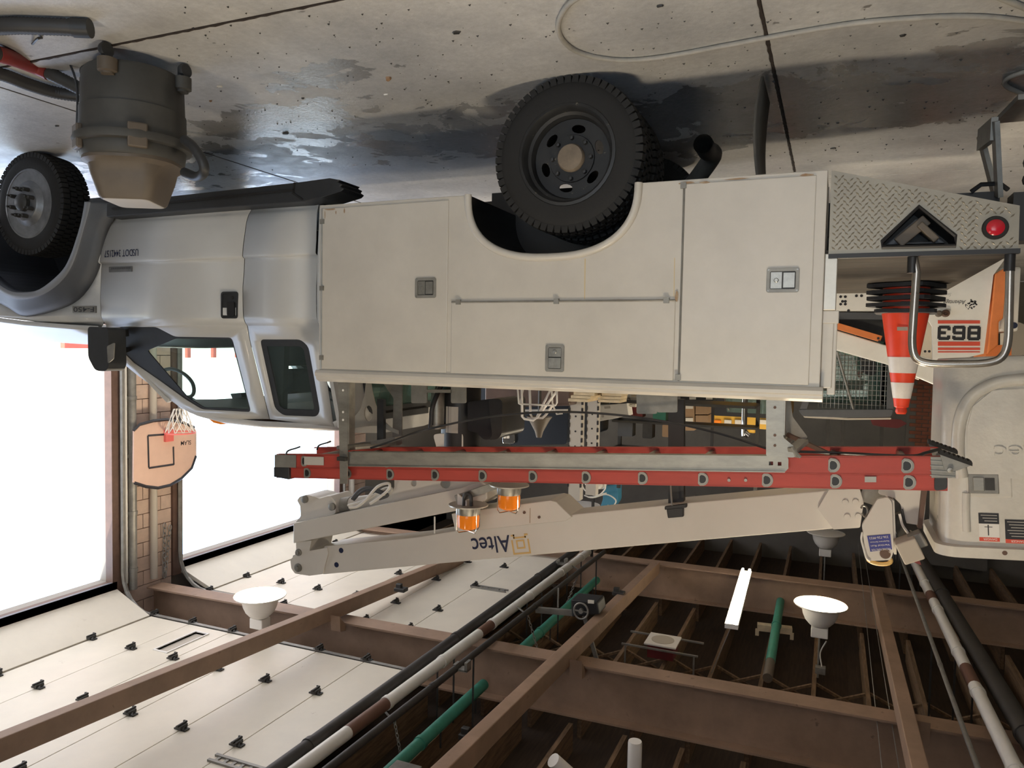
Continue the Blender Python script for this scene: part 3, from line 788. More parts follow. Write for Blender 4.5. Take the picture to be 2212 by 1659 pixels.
MB().lathe([(.255, 0), (.2, .02), (0, .02)], (FX, mir(FY), FZ), 'y', 24).build('rim', 'hub_silver', t3, 40)
# ---- cab: body skins follow one side section (height -> distance from the middle)
PROF = [(.40, 3.96), (.56, 3.925), (.62, 3.905), (.84, 3.885), (.875, 3.892), (.905, 3.905), (1.22, 3.89), (1.29, 3.90), (1.325, 3.93), (1.99, 4.13), (2.03, 4.19)]
PROF = [(p.x, p.y) for p in smoothpath([(a, b, 0) for a, b in PROF[:9]], 5)] + PROF[9:]
def prof(z):
    if z <= PROF[0][0]: return PROF[0][1]
    for (a, b), (c, d) in zip(PROF, PROF[1:]):
        if z <= c: return b + (d - b) * (z - a) / (c - a)
    return PROF[-1][1]
def CB(px, py):
    Y = 3.9
    for _ in range(6): x, z = S(px, py, Y); Y = prof(z)
    return (x, z)
def CBL(l): return [CB(*p) for p in l]
def clipz(poly, z, above):
    out = []
    for i in range(len(poly)):
        a, b = poly[i - 1], poly[i]
        ia = (a[1] >= z) if above else (a[1] <= z); ib = (b[1] >= z) if above else (b[1] <= z)
        if ia != ib:
            t = (z - a[1]) / (b[1] - a[1]); out.append((a[0] + (b[0] - a[0]) * t, z))
        if ib: out.append(b)
    return out
def skin(mb, poly, holes=(), off=0.0, levels=None, far=False):
    lv = levels or [p[0] for p in PROF]
    zs = [-9] + lv + [9]
    for a, b in zip(zs, zs[1:]):
        q = clipz(clipz(poly, a, True), b, False)
        if len(q) < 3: continue
        hs = [h for h in holes if a <= min(p[1] for p in h) < b]
        loops = [q] + hs; flat = [p for l in loops for p in l]
        tr = tessellate_polygon([[Vector((p[0], p[1], 0)) for p in l] for l in loops])
        mb.add([(p[0], (mir(prof(p[1]) + off) if far else prof(p[1]) + off), p[1]) for p in flat], [tuple(t) for t in tr])
    return mb
seamF = [(232, 468), (228, 490), (225, 520), (220, 580), (218, 640), (225, 695), (232, 722)]
seamM = [(548, 441), (533, 480), (526, 530), (525, 620), (528, 690), (540, 735), (583, 905)]
seamR = [(690, 440), (684, 520), (684, 620), (686, 690), (694, 735), (722, 922)]
topD = [(250, 772), (300, 812), (345, 845), (380, 872), (410, 891), (440, 902), (500, 905)]
winF = rpoly(CBL([(256, 706), (338, 706), (378, 727), (502, 729), (543, 890), (436, 884), (400, 862), (345, 822), (262, 765)]), .03, 3)
winR = rpoly(CBL([(562, 733), (650, 733), (667, 748), (692, 888), (684, 900), (612, 897), (594, 882)]), .03, 3)
def inset(poly, d):
    cx = sum(p[0] for p in poly) / len(poly); cz = sum(p[1] for p in poly) / len(poly)
    n = len(poly); out = []
    for i in range(n):
        a, b, c = Vector(poly[i - 1]), Vector(poly[i]), Vector(poly[(i + 1) % n])
        t = (c - a)
        if t.length < 1e-6: out.append(tuple(b)); continue
        nn = Vector((-t.y, t.x)).normalized()
        if nn.dot(Vector((cx, cz)) - b) < 0: nn = -nn
        out.append(tuple(b + nn * d))
    return out
g = .004
dF = CBL(list(reversed(seamF)) ) ; dM = CBL(seamM); dR = CBL(seamR)
def shx(l, d): return [(x + d, z) for x, z in l]
front_door = CBL(seamF)[::1] + [CB(*p) for p in topD] + shx(dM[::-1], g)
rear_door = shx(dM, -g) + [CB(640, 912)] + shx(dR[::-1], g)
BORD = .028
for far in (False, True):
    fd = skin(MB(), front_door, [winF], 0, far=far).build('front_door', 'cab_paint', TR, 25, solid=.006)
    rd = skin(MB(), rear_door, [winR], 0, far=far).build('rear_door', 'cab_paint', TR, 25, solid=.006)
    wi = rpoly(CBL([(318, 757), (380, 731), (500, 733), (539, 884), (440, 880), (404, 857)]), .02, 2) if True else inset(winF, BORD)
    skin(MB(), winF, [wi], .004, levels=[], far=far).build('window_trim', 'black_plastic', fd, solid=.008)
    skin(MB(), wi, (), .008, levels=[], far=far).build('window_pane', 'glass_clear', fd)
    wi2 = inset(winR, .045)
    skin(MB(), winR, [wi2], .003, levels=[], far=far).build('window_trim', 'black_plastic', rd, solid=.008)
    skin(MB(), wi2, (), .006, levels=[], far=far).build('window_pane', 'glass_clear', rd)
    if not far:
        FD, RD = fd, rd
        fd['label'] = 'white front cab door with lettering and a black handle'; rd['label'] = 'white narrow rear cab door with a black framed window'
# door handle
hx0, hz0 = CB(516, 630); hx1, hz1 = CB(480, 688)
hy = 3.893
h = MB().prism(rrect(hx0, hx1, hz0, hz1, .02), 'xz', hy - .012, hy + .002, [rrect(hx0 + .012, hx1 - .012, hz0 + .012, hz1 - .012, .014)]).prism(rrect(hx0 + .01, hx1 - .01, hz0 + .01, hz1 - .01, .012), 'xz', hy - .0055, hy + .001).build('door_handle', 'black_plastic', FD, bevel=.002)
MB().prism(rrect(hx0 + .022, hx0 + .085, hz0 + .07, hz1 - .018, .01), 'xz', hy - .018, hy - .004).lathe([(.012, 0), (.012, -.010)], (hx0 + .05, hy, hz0 + .04), 'y', 12).build('handle_grip', 'black_paint', FD, bevel=.003)
# lettering on the door, badges
u0 = CB(300, 556); u1 = CB(227, 556)
hh = CB(300, 537)
lettering('USDOT 3442157', 'lettering', 'navy', FD, (u0[0], prof(.83) - .0045, CB(300, 538)[1]), (1, 0, 0), (0, 0, 1), abs(CB(300, 553)[1] - CB(300, 538)[1]), u1[0] - u0[0], .002, .012)
b0 = CB(287, 586); b1 = CB(238, 574)
MB().box(b0[0], b1[0], prof(.95) - .012, prof(.95), CB(287, 575)[1], CB(287, 587)[1]).build('badge', 'hub_silver', FD, bevel=.003)
m = MB()
for i in range(11): m.box(b0[0] + .01 + i * .018, b0[0] + .022 + i * .018, prof(.95) - .0135, prof(.95) - .012, CB(287, 577)[1], CB(287, 581)[1])
m.build('badge_letters', 'grey_plastic', FD)
# inner structure: floor, back wall, rockers, pillars, roof
bk = MB()
xr = 3.02
def back_ring(yin=0): return [(prof(z) + yin, z) for z in (.56, .9, 1.29, 1.325, 1.99, 2.03)]
L_ = back_ring(); poly = L_ + [(YM - .3, 2.075), (YM + .3, 2.075)] + [(mir(y), z) for y, z in L_[::-1]]
rw = rpoly([(4.32, 1.42), (mir(4.32), 1.42), (mir(4.46), 1.90), (4.46, 1.90)], .07, 4)
bk.prism(poly, 'yz', xr - .03, xr, [rw])
bk.box(xr, 4.9, 3.98, mir(3.98), .56, .60)
bk.build('cab_back', 'cab_paint', TR, 30)
wt = MB().prism(inset(rw, -.03), 'yz', xr - .042, xr - .028, [inset(rw, .02)]).build('rear_window_trim', 'black_plastic', TR)
MB().prism(inset(rw, .02), 'yz', xr - .034, xr - .03).build('rear_window', 'glass_green', TR)
MB().box(xr - .06, xr - .03, 4.6, 5.25, 1.925, 1.975).build('brake_lamp', 'black_plastic', TR, bevel=.005)
# roof
m = MB(); rings = []
edge = [(3.00, 1.955), (3.08, 1.985), (3.3, 1.998), (3.7, 2.005), (4.1, 1.992), (4.28, 1.965), (4.44, 1.915), (4.56, 1.845)]
for x, z in edge:
    half = [(prof(min(z, 1.99)) - .004, z - .02), (prof(1.99) + .02, z + .012), (prof(1.99) + .10, z + .035), (4.6, z + .055), (YM, z + .06)]
    rings.append([(x, y, zz) for y, zz in half] + [(x, mir(y), zz) for y, zz in half[-2::-1]])
m.loft(rings, closed=False); m.build('roof', 'cab_paint', TR, 50, solid=.01)
for y in (4.35, YM, mir(4.35)): MB().prism([(4.18, 2.03), (4.36, 2.0), (4.28, 2.045), (4.2, 2.055)], 'xz', y - .05, y + .05).build('roof_marker_lamp', 'amber', TR, bevel=.006)
# A pillars, windscreen
for s in (0, 1):
    f_ = (lambda y: mir(y)) if s else (lambda y: y)
    MB().bar((5.02, f_(3.97), 1.36), (4.50, f_(4.12), 1.87), .06, .07).build('pillar', 'cab_paint', TR, bevel=.012)
    MB().box(xr, 4.95, min(f_(3.94), f_(4.02)), max(f_(3.94), f_(4.02)), .50, .60).build('rocker', 'cab_paint', TR, bevel=.01)
ws = MB(); rings = []
for i in range(7):
    y = 4.02 + (mir(4.02) - 4.02) * i / 6; c = .14 * (1 - ((i - 3) / 3) ** 2)
    rings.append([(5.02 + c, y + (.0), 1.38), (4.5 + c * .6, YM + (y - YM) * .88, 1.88)])
ws.loft(rings, closed=False); ws.build('windscreen', 'glass_clear', TR, 60)
# fender with arch, flare, hood and nose
inn = SL([(184, 436), (182, 450), (174, 489), (152, 556), (130, 591), (87, 625), (52, 632)], 3.80)
out = SL([(252, 440), (247, 467), (231, 500), (213, 576), (181, 637), (137, 666), (60, 684)], 3.895)
FXC = inn[-1][0]
def both(l): return l + [(2 * FXC - x, z) for x, z in l[-2::-1]]
def resamp(l):
    q = smoothpath([(x, 0, z) for x, z in l], 4); return [(p.x, p.z) for p in q]
inn, out = resamp(both(inn)), resamp(both(out))
arx = inn
mid = len(out) // 2
seam = [(x + .006, z) for x, z in dF if z < 1.32]
seam.sort(key=lambda p: p[1])
def seamx(z):
    for (xa_, za_), (xb_, zb_) in zip(seam, seam[1:]):
        if za_ <= z <= zb_: return xa_ + (xb_ - xa_) * (z - za_) / (zb_ - za_)
    return seam[0][0] if z < seam[0][1] else seam[-1][0]
fendA = seam + [(5.0, 1.34), (FXC, 1.305)] + [p for p in out[mid::-1] if p[0] > seamx(p[1]) + .008]
fendB = out[mid:] + [(6.60, out[-1][1]), (6.60, 1.05), (6.5, 1.24), (FXC, 1.305)]
for far in (False, True):
    skin(skin(MB(), fendA, (), .0, far=far), fendB, (), .0, far=far).build('fender', 'cab_paint', TR, 25, solid=.006)
    f_ = (lambda y: mir(y)) if far else (lambda y: y)
    fl_ = MB(); rg = []
    for (x, z), (xo, zo) in zip(inn, out):
        L2 = lambda t, y: (x + (xo - x) * t, f_(y), z + (zo - z) * t)
        rg.append([L2(1.03, 3.90), L2(.92, 3.868), L2(.70, 3.835), L2(.32, 3.812), L2(.27, 3.803), L2(0, 3.80), L2(-.03, 3.815), L2(-.02, 3.88)])
    fo = fl_.loft(rg, closed=False).build('wheel_flare', 'grey_plastic', TR, 30, solid=.006)
    MB().loft([[(x + (xo - x) * .28, f_(3.799), z + (zo - z) * .28), (x, f_(3.796), z)] for (x, z), (xo, zo) in zip(inn, out)], closed=False).build('flare_lip', 'flare_grey', fo, 50, solid=.004)
    MB().loft([[(x, f_(3.86), z), (x, f_(4.5), z)] for x, z in inn], closed=False).build('arch_liner', 'black_paint', TR)
for y in (4.45, mir(4.5)): MB().box(5.02, 6.5, y, y + .05, .25, 1.30).build('inner_fender', 'black_paint', TR)
MB().box(5.0, 5.04, 4.0, 4.5, .3, 1.3).build('inner_fender', 'black_paint', TR)
hd = MB(); rings = []
for x, zc, zs in ((4.98, 1.47, 1.385), (5.3, 1.475, 1.375), (5.8, 1.46, 1.35), (6.3, 1.42, 1.31), (6.55, 1.36, 1.25), (6.62, 1.28, 1.2)):
    half = [(3.89, zs - .05), (3.90, zs - .02), (3.96, zs + .005), (4.05, zs + .03), (4.2, zc), (YM, zc + .015)]
    rings.append([(x, y, z) for y, z in half] + [(x, mir(y), z) for y, z in half[-2::-1]])
hd.loft(rings, closed=False); hd.build('hood', 'cab_paint', TR, 40, solid=.01)
MB().box(6.5, 6.6, 4.1, mir(4.1), .75, 1.25).build('grille', 'black_plastic', TR)
MB().box(6.6, 6.75, 3.9, mir(3.9), .48, .72).build('front_bumper', 'chrome', TR, bevel=.04)
for y in (3.93, mir(4.2)): MB().box(6.52, 6.62, y, y + .27, .86, 1.14).build('headlamp', 'glass_clear', TR, bevel=.02)
# badge with raised characters on the fender
q0 = CB(210, 676); q1 = CB(160, 662)
bd = MB().box(q0[0], q1[0], prof(1.22) - .014, prof(1.22) + .002, CB(186, 661)[1], CB(186, 676)[1]).build('model_badge', 'galv_dull', TR, bevel=.003)
lettering('F-450', 'lettering', 'decal_black', bd, (q0[0] + .015, prof(1.22) - .0142, CB(186, 663.5)[1]), (1, 0, 0), (0, 0, 1), CB(186, 674)[1] - CB(186, 663.5)[1], q1[0] - q0[0] - .03, .001, .02)
# running board with a torn rear end
def RBp(px, py): return S(px, py, 3.82)
rb = [RBp(235, 440), RBp(640, 396), RBp(715, 386)] + [RBp(*p) for p in ((738, 390), (733, 394), (743, 399), (739, 404), (747, 409), (741, 415), (700, 428), (660, 437))] + [RBp(450, 452), RBp(235, 470)]
MB().prism(rb, 'xz', 3.80, 4.02).build('running_board', 'black_plastic', TR, bevel=.006)
rib = MB()
a_, b_ = RBp(250, 452), RBp(640, 412)
rib.bar((a_[0], 3.797, a_[1]), (b_[0], 3.797, b_[1]), .012, .02, (0, 1, 0))
rib.prism([RBp(640, 396), RBp(643, 396), RBp(640, 418), RBp(660, 432), RBp(657, 434), RBp(636, 420)], 'xz', 3.794, 3.80)
rib.build('running_board_rib', 'rubber', TR)
# door mirror
mr = MB().prism(rpoly(SL([(206, 706), (250, 708), (252, 790), (245, 802), (222, 800), (207, 772)], 3.72), .03, 4), 'xz', 3.66, 3.80).build('door_mirror', 'black_plastic', TR, bevel=.02)
MB().bar((S(240, 720, 3.8)[0], 3.78, 1.40), (S(262, 722, 3.9)[0], 3.94, 1.38), .05, .05).bar((S(240, 765, 3.8)[0], 3.78, 1.55), (S(268, 765, 3.95)[0], 3.98, 1.50), .04, .03).build('mirror_arm', 'black_plastic', mr)
mp = SL([(233, 748), (249, 740), (247, 775), (235, 785)], 3.66)
MB().prism(rpoly(mp, .01, 2), 'xz', 3.652, 3.66).build('marker_lens', 'galv_dull', mr)
# interior: seats, dash, steering wheel, far belts
for y in (4.2, mir(4.2) - .5):
    m = MB()
    m.prism(rpoly([(3.75, .95), (4.3, .98), (4.32, 1.08), (3.85, 1.12), (3.70, 1.60), (3.58, 1.60), (3.66, 1.0)], .05, 3), 'xz', y, y + .5)
    m.build('seat', 'grey_plastic', TR, 40)
    MB().prism(rrect(3.55, 3.66, 1.62, 1.80, .04), 'xz', y + .12, y + .38).build('headrest', 'grey_plastic', TR, 40)
MB().box(3.1, 3.5, 4.1, mir(4.1), .9, 1.05).build('rear_bench', 'grey_plastic', TR, 40)
m = MB().prism(rpoly([(4.72, .8), (5.05, .8), (5.05, 1.36), (4.80, 1.34), (4.66, 1.2)], .05, 3), 'xz', 4.02, mir(4.02)); m.build('dashboard', 'black_plastic', TR, 40)
swc = Vector((4.52, 5.42, 1.33)); ax = Vector((-.85, 0, .5)).normalized(); u = Vector((0, 1, 0)); v_ = ax.cross(u)
m = MB().tube([swc + (u * math.cos(t) + v_ * math.sin(t)) * .19 for t in [2 * math.pi * i / 28 for i in range(28)]], .016, 8, closed=True)
m.tube([swc - u * .18, swc + u * .18], .018, 6).tube([swc, swc - v_ * .18], .018, 6).lathe([(.06, -.01), (.06, .02), (0, .03)], swc, (ax, u, v_), 14).tube([swc, swc - ax * .3], .03, 8)
m.build('steering_wheel', 'black_plastic', TR, 50)
m = MB().tube([(3.5, mir(4.12), 1.75), (3.48, mir(4.10), 1.2), (3.5, mir(4.05), .8)], .025, 6).bar((3.45, mir(4.05), 1.3), (3.55, mir(4.14), 1.95), .14, .05, (0, 1, 0)); m.build('belt_pillar', 'black_plastic', TR)
m = MB().bar((3.45, 4.06, 1.3), (3.55, 4.15, 1.95), .14, .05, (0, 1, 0)); m.build('belt_pillar', 'black_plastic', TR)
MB().box(3.05, 4.35, 4.25, mir(4.25), 1.955, 1.975).build('headliner', 'beige_panel', TR)
im = [on_y(*p, 4.88) for p in ((350, 800), (372, 797), (398, 808), (416, 828), (418, 850), (404, 858), (380, 848), (358, 826))]
MB().tube(smoothpath(im + [im[0]], 4)[:-1], .016, 8, closed=True).build('sun_visor_frame', 'black_plastic', TR, 60)
MB().bar(on_y(405, 858, 4.88), on_y(450, 884, 4.9), .03, .03).build('mirror_stem', 'black_plastic', TR)
MB().prism(rpoly(SL([(505, 850), (528, 848), (530, 858), (510, 862)], 4.9), .01, 2), 'xz', 4.86, 5.0).build('inner_mirror', 'black_plastic', TR)
# ---- ladder rack
YL = 3.80
fp = MB().prism([S(731, 826, YL), S(752, 826, YL), S(751, 1045, YL), S(735, 1045, YL)], 'xz', YL - .003, YL + .003).prism([S(752, 826, YL), S(755, 826, YL), S(754, 960, YL), S(751, 960, YL)], 'xz', YL, YL + .06).build('rack_post', 'galv', TR)
for py in (843, 890, 907): MB().lathe([(.007, 0), (.007, -.004)], (S(742, py, YL)[0], YL - .002, S(742, py, YL)[1]), 'y', 8).build('bolt_hole', 'paper_white', fp)
MB().box(S(752, 990, YL)[0], S(735, 990, YL)[0], YL - .035, YL - .003, S(742, 986, YL)[1], S(742, 994, YL)[1]).build('clamp_bolt', 'dark_metal', fp)
rp = MB().prism(rpoly(SL([(1655, 862), (1693, 862), (1692, 945), (1725, 972), (1718, 988), (1690, 988), (1655, 986)], YL), .01, 2), 'xz', YL - .003, YL + .003).prism([S(1693, 862, YL), S(1697, 862, YL), S(1695, 940, YL), S(1692, 940, YL)], 'xz', YL, YL + .07).build('rack_post', 'galv', TR)
for px, py in ((1674, 880), (1674, 940), (1674, 962)): MB().lathe([(.007, 0), (.007, -.004)], (S(px, py, YL)[0], YL - .003, S(px, py, YL)[1]), 'y', 8).build('bolt_hole', 'rust_brown', rp)
m = MB()
for i in range(3): m.tube([(S(1712 + i * 4, 968, YL)[0], YL - .03, S(1712, 964 + i * 6, YL)[1]), (S(1722 + i * 4, 990, YL)[0], YL - .03, S(1712, 985, YL)[1])], .008, 6)
m.bar((S(1712, 972, YL)[0], YL - .02, S(1712, 972, YL)[1]), (S(1735, 955, YL)[0], YL + .06, S(1735, 955, YL)[1]), .05, .02).build('clamp', 'galv_dull', TR)
# second rack frame deeper in the body and crossbars
Y2 = 4.36
MB().prism(rpoly(SL([(848, 828), (868, 828), (868, 960), (847, 960), (850, 860), (828, 828), (838, 828)], Y2), .01, 2), 'xz', Y2, Y2 + .01).build('rack_post', 'galv', TR)
# curved bracket with a round hole, seen against the rear window
lft = [(790, 828), (787, 855), (778, 885), (762, 905), (752, 915), (752, 930), (770, 924), (800, 920), (816, 920), (840, 930), (860, 938), (860, 930), (845, 924), (830, 910), (818, 893), (810, 870), (804, 845), (801, 828)]
hole = [S(796 + 9 * math.cos(t), 893 + 17 * math.sin(t), 4.25) for t in [2 * math.pi * i / 14 for i in range(14)]]
MB().prism(SL(lft, 4.25), 'xz', 4.25, 4.258, [hole]).build('rack_bracket', 'alu_plate', TR)
MB().bar(on_y(824, 862, 4.23), on_y(824, 955, 4.23), .05, .03, (0, 1, 0)).build('bracket_pad', 'black_plastic', TR)
MB().prism(SL([(735, 962), (820, 950), (860, 943), (860, 950), (820, 958), (735, 970)], 4.1), 'xz', 4.06, 4.14).build('rack_crossbar', 'galv_dull', TR)
MB().tube([on_y(745, 967, 3.8), on_y(745, 967, 3.8) + Vector((0, .62, .04))], .02, 8).build('rack_crossbar', 'galv_dull', TR)
MB().tube([on_y(1690, 968, 3.83), on_y(1690, 968, 3.83) + Vector((0, .62, .02))], .02, 8).build('rack_crossbar', 'galv_dull', TR)
MB().prism(rpoly(SL([(1697, 862), (1708, 862), (1712, 900), (1745, 945), (1722, 962), (1697, 930)], 4.3), .01, 2), 'xz', 4.3, 4.31).build('rack_post', 'galv_dull', TR)
# tag plates standing up from the body floor
for a in ((888, 922, 830, 871), (974, 1006, 830, 871), (1375, 1419, 850, 894), (1419, 1463, 850, 891)):
    P = rpoly(SL([(a[0], a[2]), (a[1], a[2]), (a[1], a[3]), (a[0], a[3])], 4.30), .012, 3)
    MB().prism(P, 'xz', 4.30, 4.312).build('tag_plate', 'galv_dull', TR)
MB().bar(on_y(922, 845, 4.3), on_y(975, 845, 4.3), .02, .02).build('plate_rod', 'galv', TR)
# wire basket
m = MB(); W0 = 4.35
def wp(l, y): return [on_y(a, b, y) for a, b in l]
m.tube(wp([(1118, 835), (1121, 872), (1124, 873), (1200, 876), (1203, 870), (1203, 835)], W0), .006, 6).tube(wp([(1127, 835), (1128, 900), (1133, 905), (1152, 908), (1162, 900), (1205, 842)], W0 + .02), .008, 6)
m.tube(wp([(1144, 835), (1146, 895), (1150, 903), (1172, 903), (1180, 895), (1196, 872)], W0 + .1), .008, 6).tube(wp([(1191, 835), (1194, 875), (1203, 895), (1215, 893)], W0 + .1), .006, 6).tube(wp([(1131, 835), (1124, 872)], W0 + .05), .006, 6).tube(wp([(1190, 840), (1160, 900)], W0 + .06), .007, 6)
m.build('wire_basket', 'paper_white', TR, 50)
# ---- pedestal and black lift gear behind the cab
pc = on_y(996, 900, 4.925)
pd = MB().lathe([(.145, .99), (.145, 2.20), (.19, 2.20), (.19, 2.28), (.12, 2.30)], (pc.x, 4.925, 0), 'z', 28).build('pedestal', 'black_paint', TR, 40)
a = math.atan2(-1, -.42)
m = MB(); rg = []
for t in (-.55, -.2, .15): rg.append([(pc.x + .147 * math.cos(a + .62 + t), 4.925 + .147 * math.sin(a + .62 + t), z) for z in (1.87, 2.06)])
m.loft(rg, closed=False); m.build('data_plate', 'label_grey', pd)
m = MB().prism(rpoly(SL([(1010, 868), (1060, 862), (1085, 862), (1088, 870), (1085, 940), (1075, 948), (1045, 950), (1030, 935), (1010, 930)], 4.7), .02, 3), 'xz', 4.7, 5.1)
m.build('gearbox', 'black_paint', TR, 30)
MB().prism(rpoly(SL([(1057, 866), (1064, 861), (1082, 861), (1088, 868), (1086, 938), (1078, 948), (1058, 950), (1066, 940)], 4.64), .02, 3), 'xz', 4.62, 4.7).build('gear_cover', 'dark_metal', TR, bevel=.01)
MB().tube(smoothpath(wp([(955, 830), (945, 850), (934, 880), (932, 905), (930, 925)], 4.7), 5), .018, 8).build('hydraulic_hose', 'hose_black', TR, 60)
MB().lathe([(.05, 1.75), (.05, 2.0), (.06, 2.0), (.06, 2.03)], (on_y(945, 900, 4.75).x, 4.75, 0), 'z', 16).build('filter_can', 'galv', TR, 40)
MB().prism(rpoly(SL([(935, 938), (1000, 935), (1000, 975), (945, 975)], 4.8), .03, 3), 'xz', 4.8, 5.0).build('filter_housing', 'paper_white', TR)
# turret
holes = [[S(900 + 6.5 * math.cos(t), 1042 + 7 * math.sin(t), 4.84) for t in [2 * math.pi * i / 12 for i in range(12)]], [S(968 + 11 * math.cos(t), 1043 + 10 * math.sin(t), 4.84) for t in [2 * math.pi * i / 14 for i in range(14)]]]
for y, h_ in ((4.80, holes), (5.03, ())):
    MB().prism(SL([(858, 1000), (1050, 985), (1060, 1030), (1040, 1050), (985, 1066), (890, 1086), (830, 1100), (845, 1080), (858, 1050)], 4.84), 'xz', y, y + .02, h_).build('turret_plate', 'boom_paint', TR)
MB().box(pc.x - .1, pc.x + .28, 4.82, 5.03, 2.28, 2.34).build('turret_base', 'boom_paint', TR)
MB().tube([on_y(735, 1092, 4.9), on_y(865, 1075, 4.9)], .055, 14).build('lift_cylinder', 'boom_paint', TR, 40)
MB().tube([on_y(733, 1093, 4.9), on_y(760, 1090, 4.9)], .065, 14).build('cylinder_cap', 'galv_dull', TR, 40)
for k_, l in enumerate(([(755, 1096), (772, 1094), (790, 1080), (815, 1052), (838, 1044), (842, 1052), (835, 1062), (815, 1078), (800, 1088)], [(760, 1078), (775, 1060), (795, 1053), (820, 1060), (838, 1070), (820, 1078)], [(764, 1080), (780, 1063), (800, 1058), (825, 1066)], [(752, 1092), (790, 1080), (830, 1056), (845, 1055), (843, 1064), (820, 1075)])):
    MB().tube(smoothpath(wp(l, 4.66 + .03 * k_), 5), .011, 7).build('hose_loop', 'white_pipe' if k_ in (0, 3) else 'grey_plastic', TR, 60)
m = MB().prism(rpoly(SL([(652, 1078), (658, 1070), (672, 1066), (690, 1070), (700, 1074), (722, 1068), (730, 1076), (735, 1082), (735, 1106), (700, 1118), (662, 1126), (645, 1130), (660, 1112), (659, 1090)], 4.86), .012, 2), 'xz', 4.80, 5.05)
m.build('elbow_bracket', 'boom_paint', TR, 30)
for px, py in ((660, 1078), (719, 1094)): MB().lathe([(.03, 0), (.03, -.02), (.015, -.025), (0, -.025)], (S(px, py, 4.8)[0], 4.8, S(px, py, 4.8)[1]), 'y', 16).build('pin', 'galv_dull', TR, 40)
# lower boom arm
LB = SL([(633, 1131), (989, 1056), (1038, 1040), (1052, 1046), (1052, 1078), (1022, 1098), (989, 1103), (633, 1174)], 4.73)
lb = MB().prism(LB, 'xz', 4.73, 5.12).build('lower_boom', 'boom_paint', TR, bevel=.008)
# upper boom
UB = SL([(700, 1180), (899, 1161), (1018, 1141), (1240, 1111), (1500, 1085), (1780, 1060), (1855, 1058), (1862, 1090), (1855, 1138), (1790, 1143), (1500, 1168), (1200, 1195), (900, 1222), (697, 1241)], 4.80)
ub = MB().prism(UB, 'xz', 4.80, 5.05).build('upper_boom', 'boom_paint', TR, bevel=.006); ub['label'] = 'long white upper boom with dark blue lettering and a gold emblem'
EP = rpoly(SL([(627, 1210), (640, 1194), (639, 1172), (673, 1167), (668, 1190), (707, 1183), (709, 1195), (697, 1240), (668, 1244), (637, 1239), (629, 1228)], 4.785), .008, 2)
ep_ = MB().prism(EP, 'xz', 4.785, 5.07).build('elbow_plate', 'boom_paint', TR, bevel=.004)
for px, py, r_ in ((646, 1193, .028), (645, 1226, .034)):
    MB().lathe([(r_, 0), (r_, -.012), (r_ * .55, -.014), (r_ * .55, -.03), (0, -.03)], (S(px, py, 4.785)[0], 4.785, S(px, py, 4.785)[1]), 'y', 18).build('pin', 'galv_dull', ep_, 35)
for px, py in ((737, 1189), (727, 1220)): MB().lathe([(.021, .002), (.021, -.002)], (S(px, py, 4.8)[0], 4.8, S(px, py, 4.8)[1]), 'y', 14).build('hole_plug', 'navy', ub)
SVp = SL([(975, 1110), (1054, 1099), (1188, 1081), (1201, 1084), (1235, 1117), (1221, 1126), (1148, 1133), (984, 1151)], 4.775)
sv = MB().prism(SVp, 'xz', 4.775, 5.075).build('boom_sleeve', 'boom_paint', TR, bevel=.005)
for px, py in ((1133, 1107), (1165, 1117)): MB().lathe([(.01, 0), (.01, -.008)], (S(px, py, 4.775)[0], 4.775, S(px, py, 4.775)[1]), 'y', 8).build('bolt', 'rust_brown', sv)
MB().box(S(1145, 1100, 4.773)[0] - .002, S(1145, 1100, 4.773)[0] + .002, 4.772, 4.775, S(1145, 1098, 4.77)[1], S(1145, 1130, 4.77)[1]).build('seam', 'rust_stain', sv)
MB().tube(wp([(939, 1116), (939, 1152)], 4.795), .006, 6).build('weld_tab', 'paper_white', ub)
# lettering on the boom follows its slope
p0, p1 = on_y(1100, 1155, 4.798), on_y(1017, 1163, 4.798)
bx = (p1 - p0).normalized(); bz = Vector((-bx.z, 0, bx.x))
lettering('Altec', 'lettering', 'navy', ub, p0, bx, bz, (on_y(1085, 1193, 4.798) - on_y(1085, 1157, 4.798)).length, (p1 - p0).length, .0015, .018)
# gold emblem: square bracket frame with a small frame inside and notched ears
e0 = on_y(1140, 1152, 4.797); ew = (on_y(1102, 1155.5, 4.797) - e0).length
m = MB()
def eb(x0, x1, z0, z1): m.add([e0 + bx * (x * ew) + bz * (z * ew) for x, z in ((x0, z0), (x1, z0), (x1, z1), (x0, z1))], [(0, 1, 2, 3)])
for q in ((0, .09, .28, .95), (.91, 1, .28, .95), (0, 1, .95, 1.04), (.26, .74, .30, .38), (.26, .34, .38, .68), (.66, .74, .38, .68), (.26, .74, .68, .76), (.02, .22, .0, .09), (.14, .22, .09, .20), (.14, .86, .13, .22), (.78, .86, .0, .2), (.78, .98, 0, .09)): eb(*q)
m.build('emblem', 'gold', ub)
# boom rest
MB().bar(on_y(1462, 862, 4.9), on_y(1462, 1098, 4.9), .10, .06, (0, 1, 0)).build('boom_rest_post', 'black_paint', TR)
MB().prism(SL([(1440, 1098), (1477, 1094), (1477, 1116), (1443, 1119)], 4.78), 'xz', 4.77, 4.80).prism(SL([(1436, 1094), (1484, 1088), (1484, 1096), (1436, 1101)], 4.78), 'xz', 4.77, 5.1).build('boom_rest_cradle', 'black_paint', TR, bevel=.006)
MB().tube(wp([(1449, 1048), (1450, 1070), (1452, 1092)], 4.78), .006, 6).build('rest_pin', 'galv', TR)
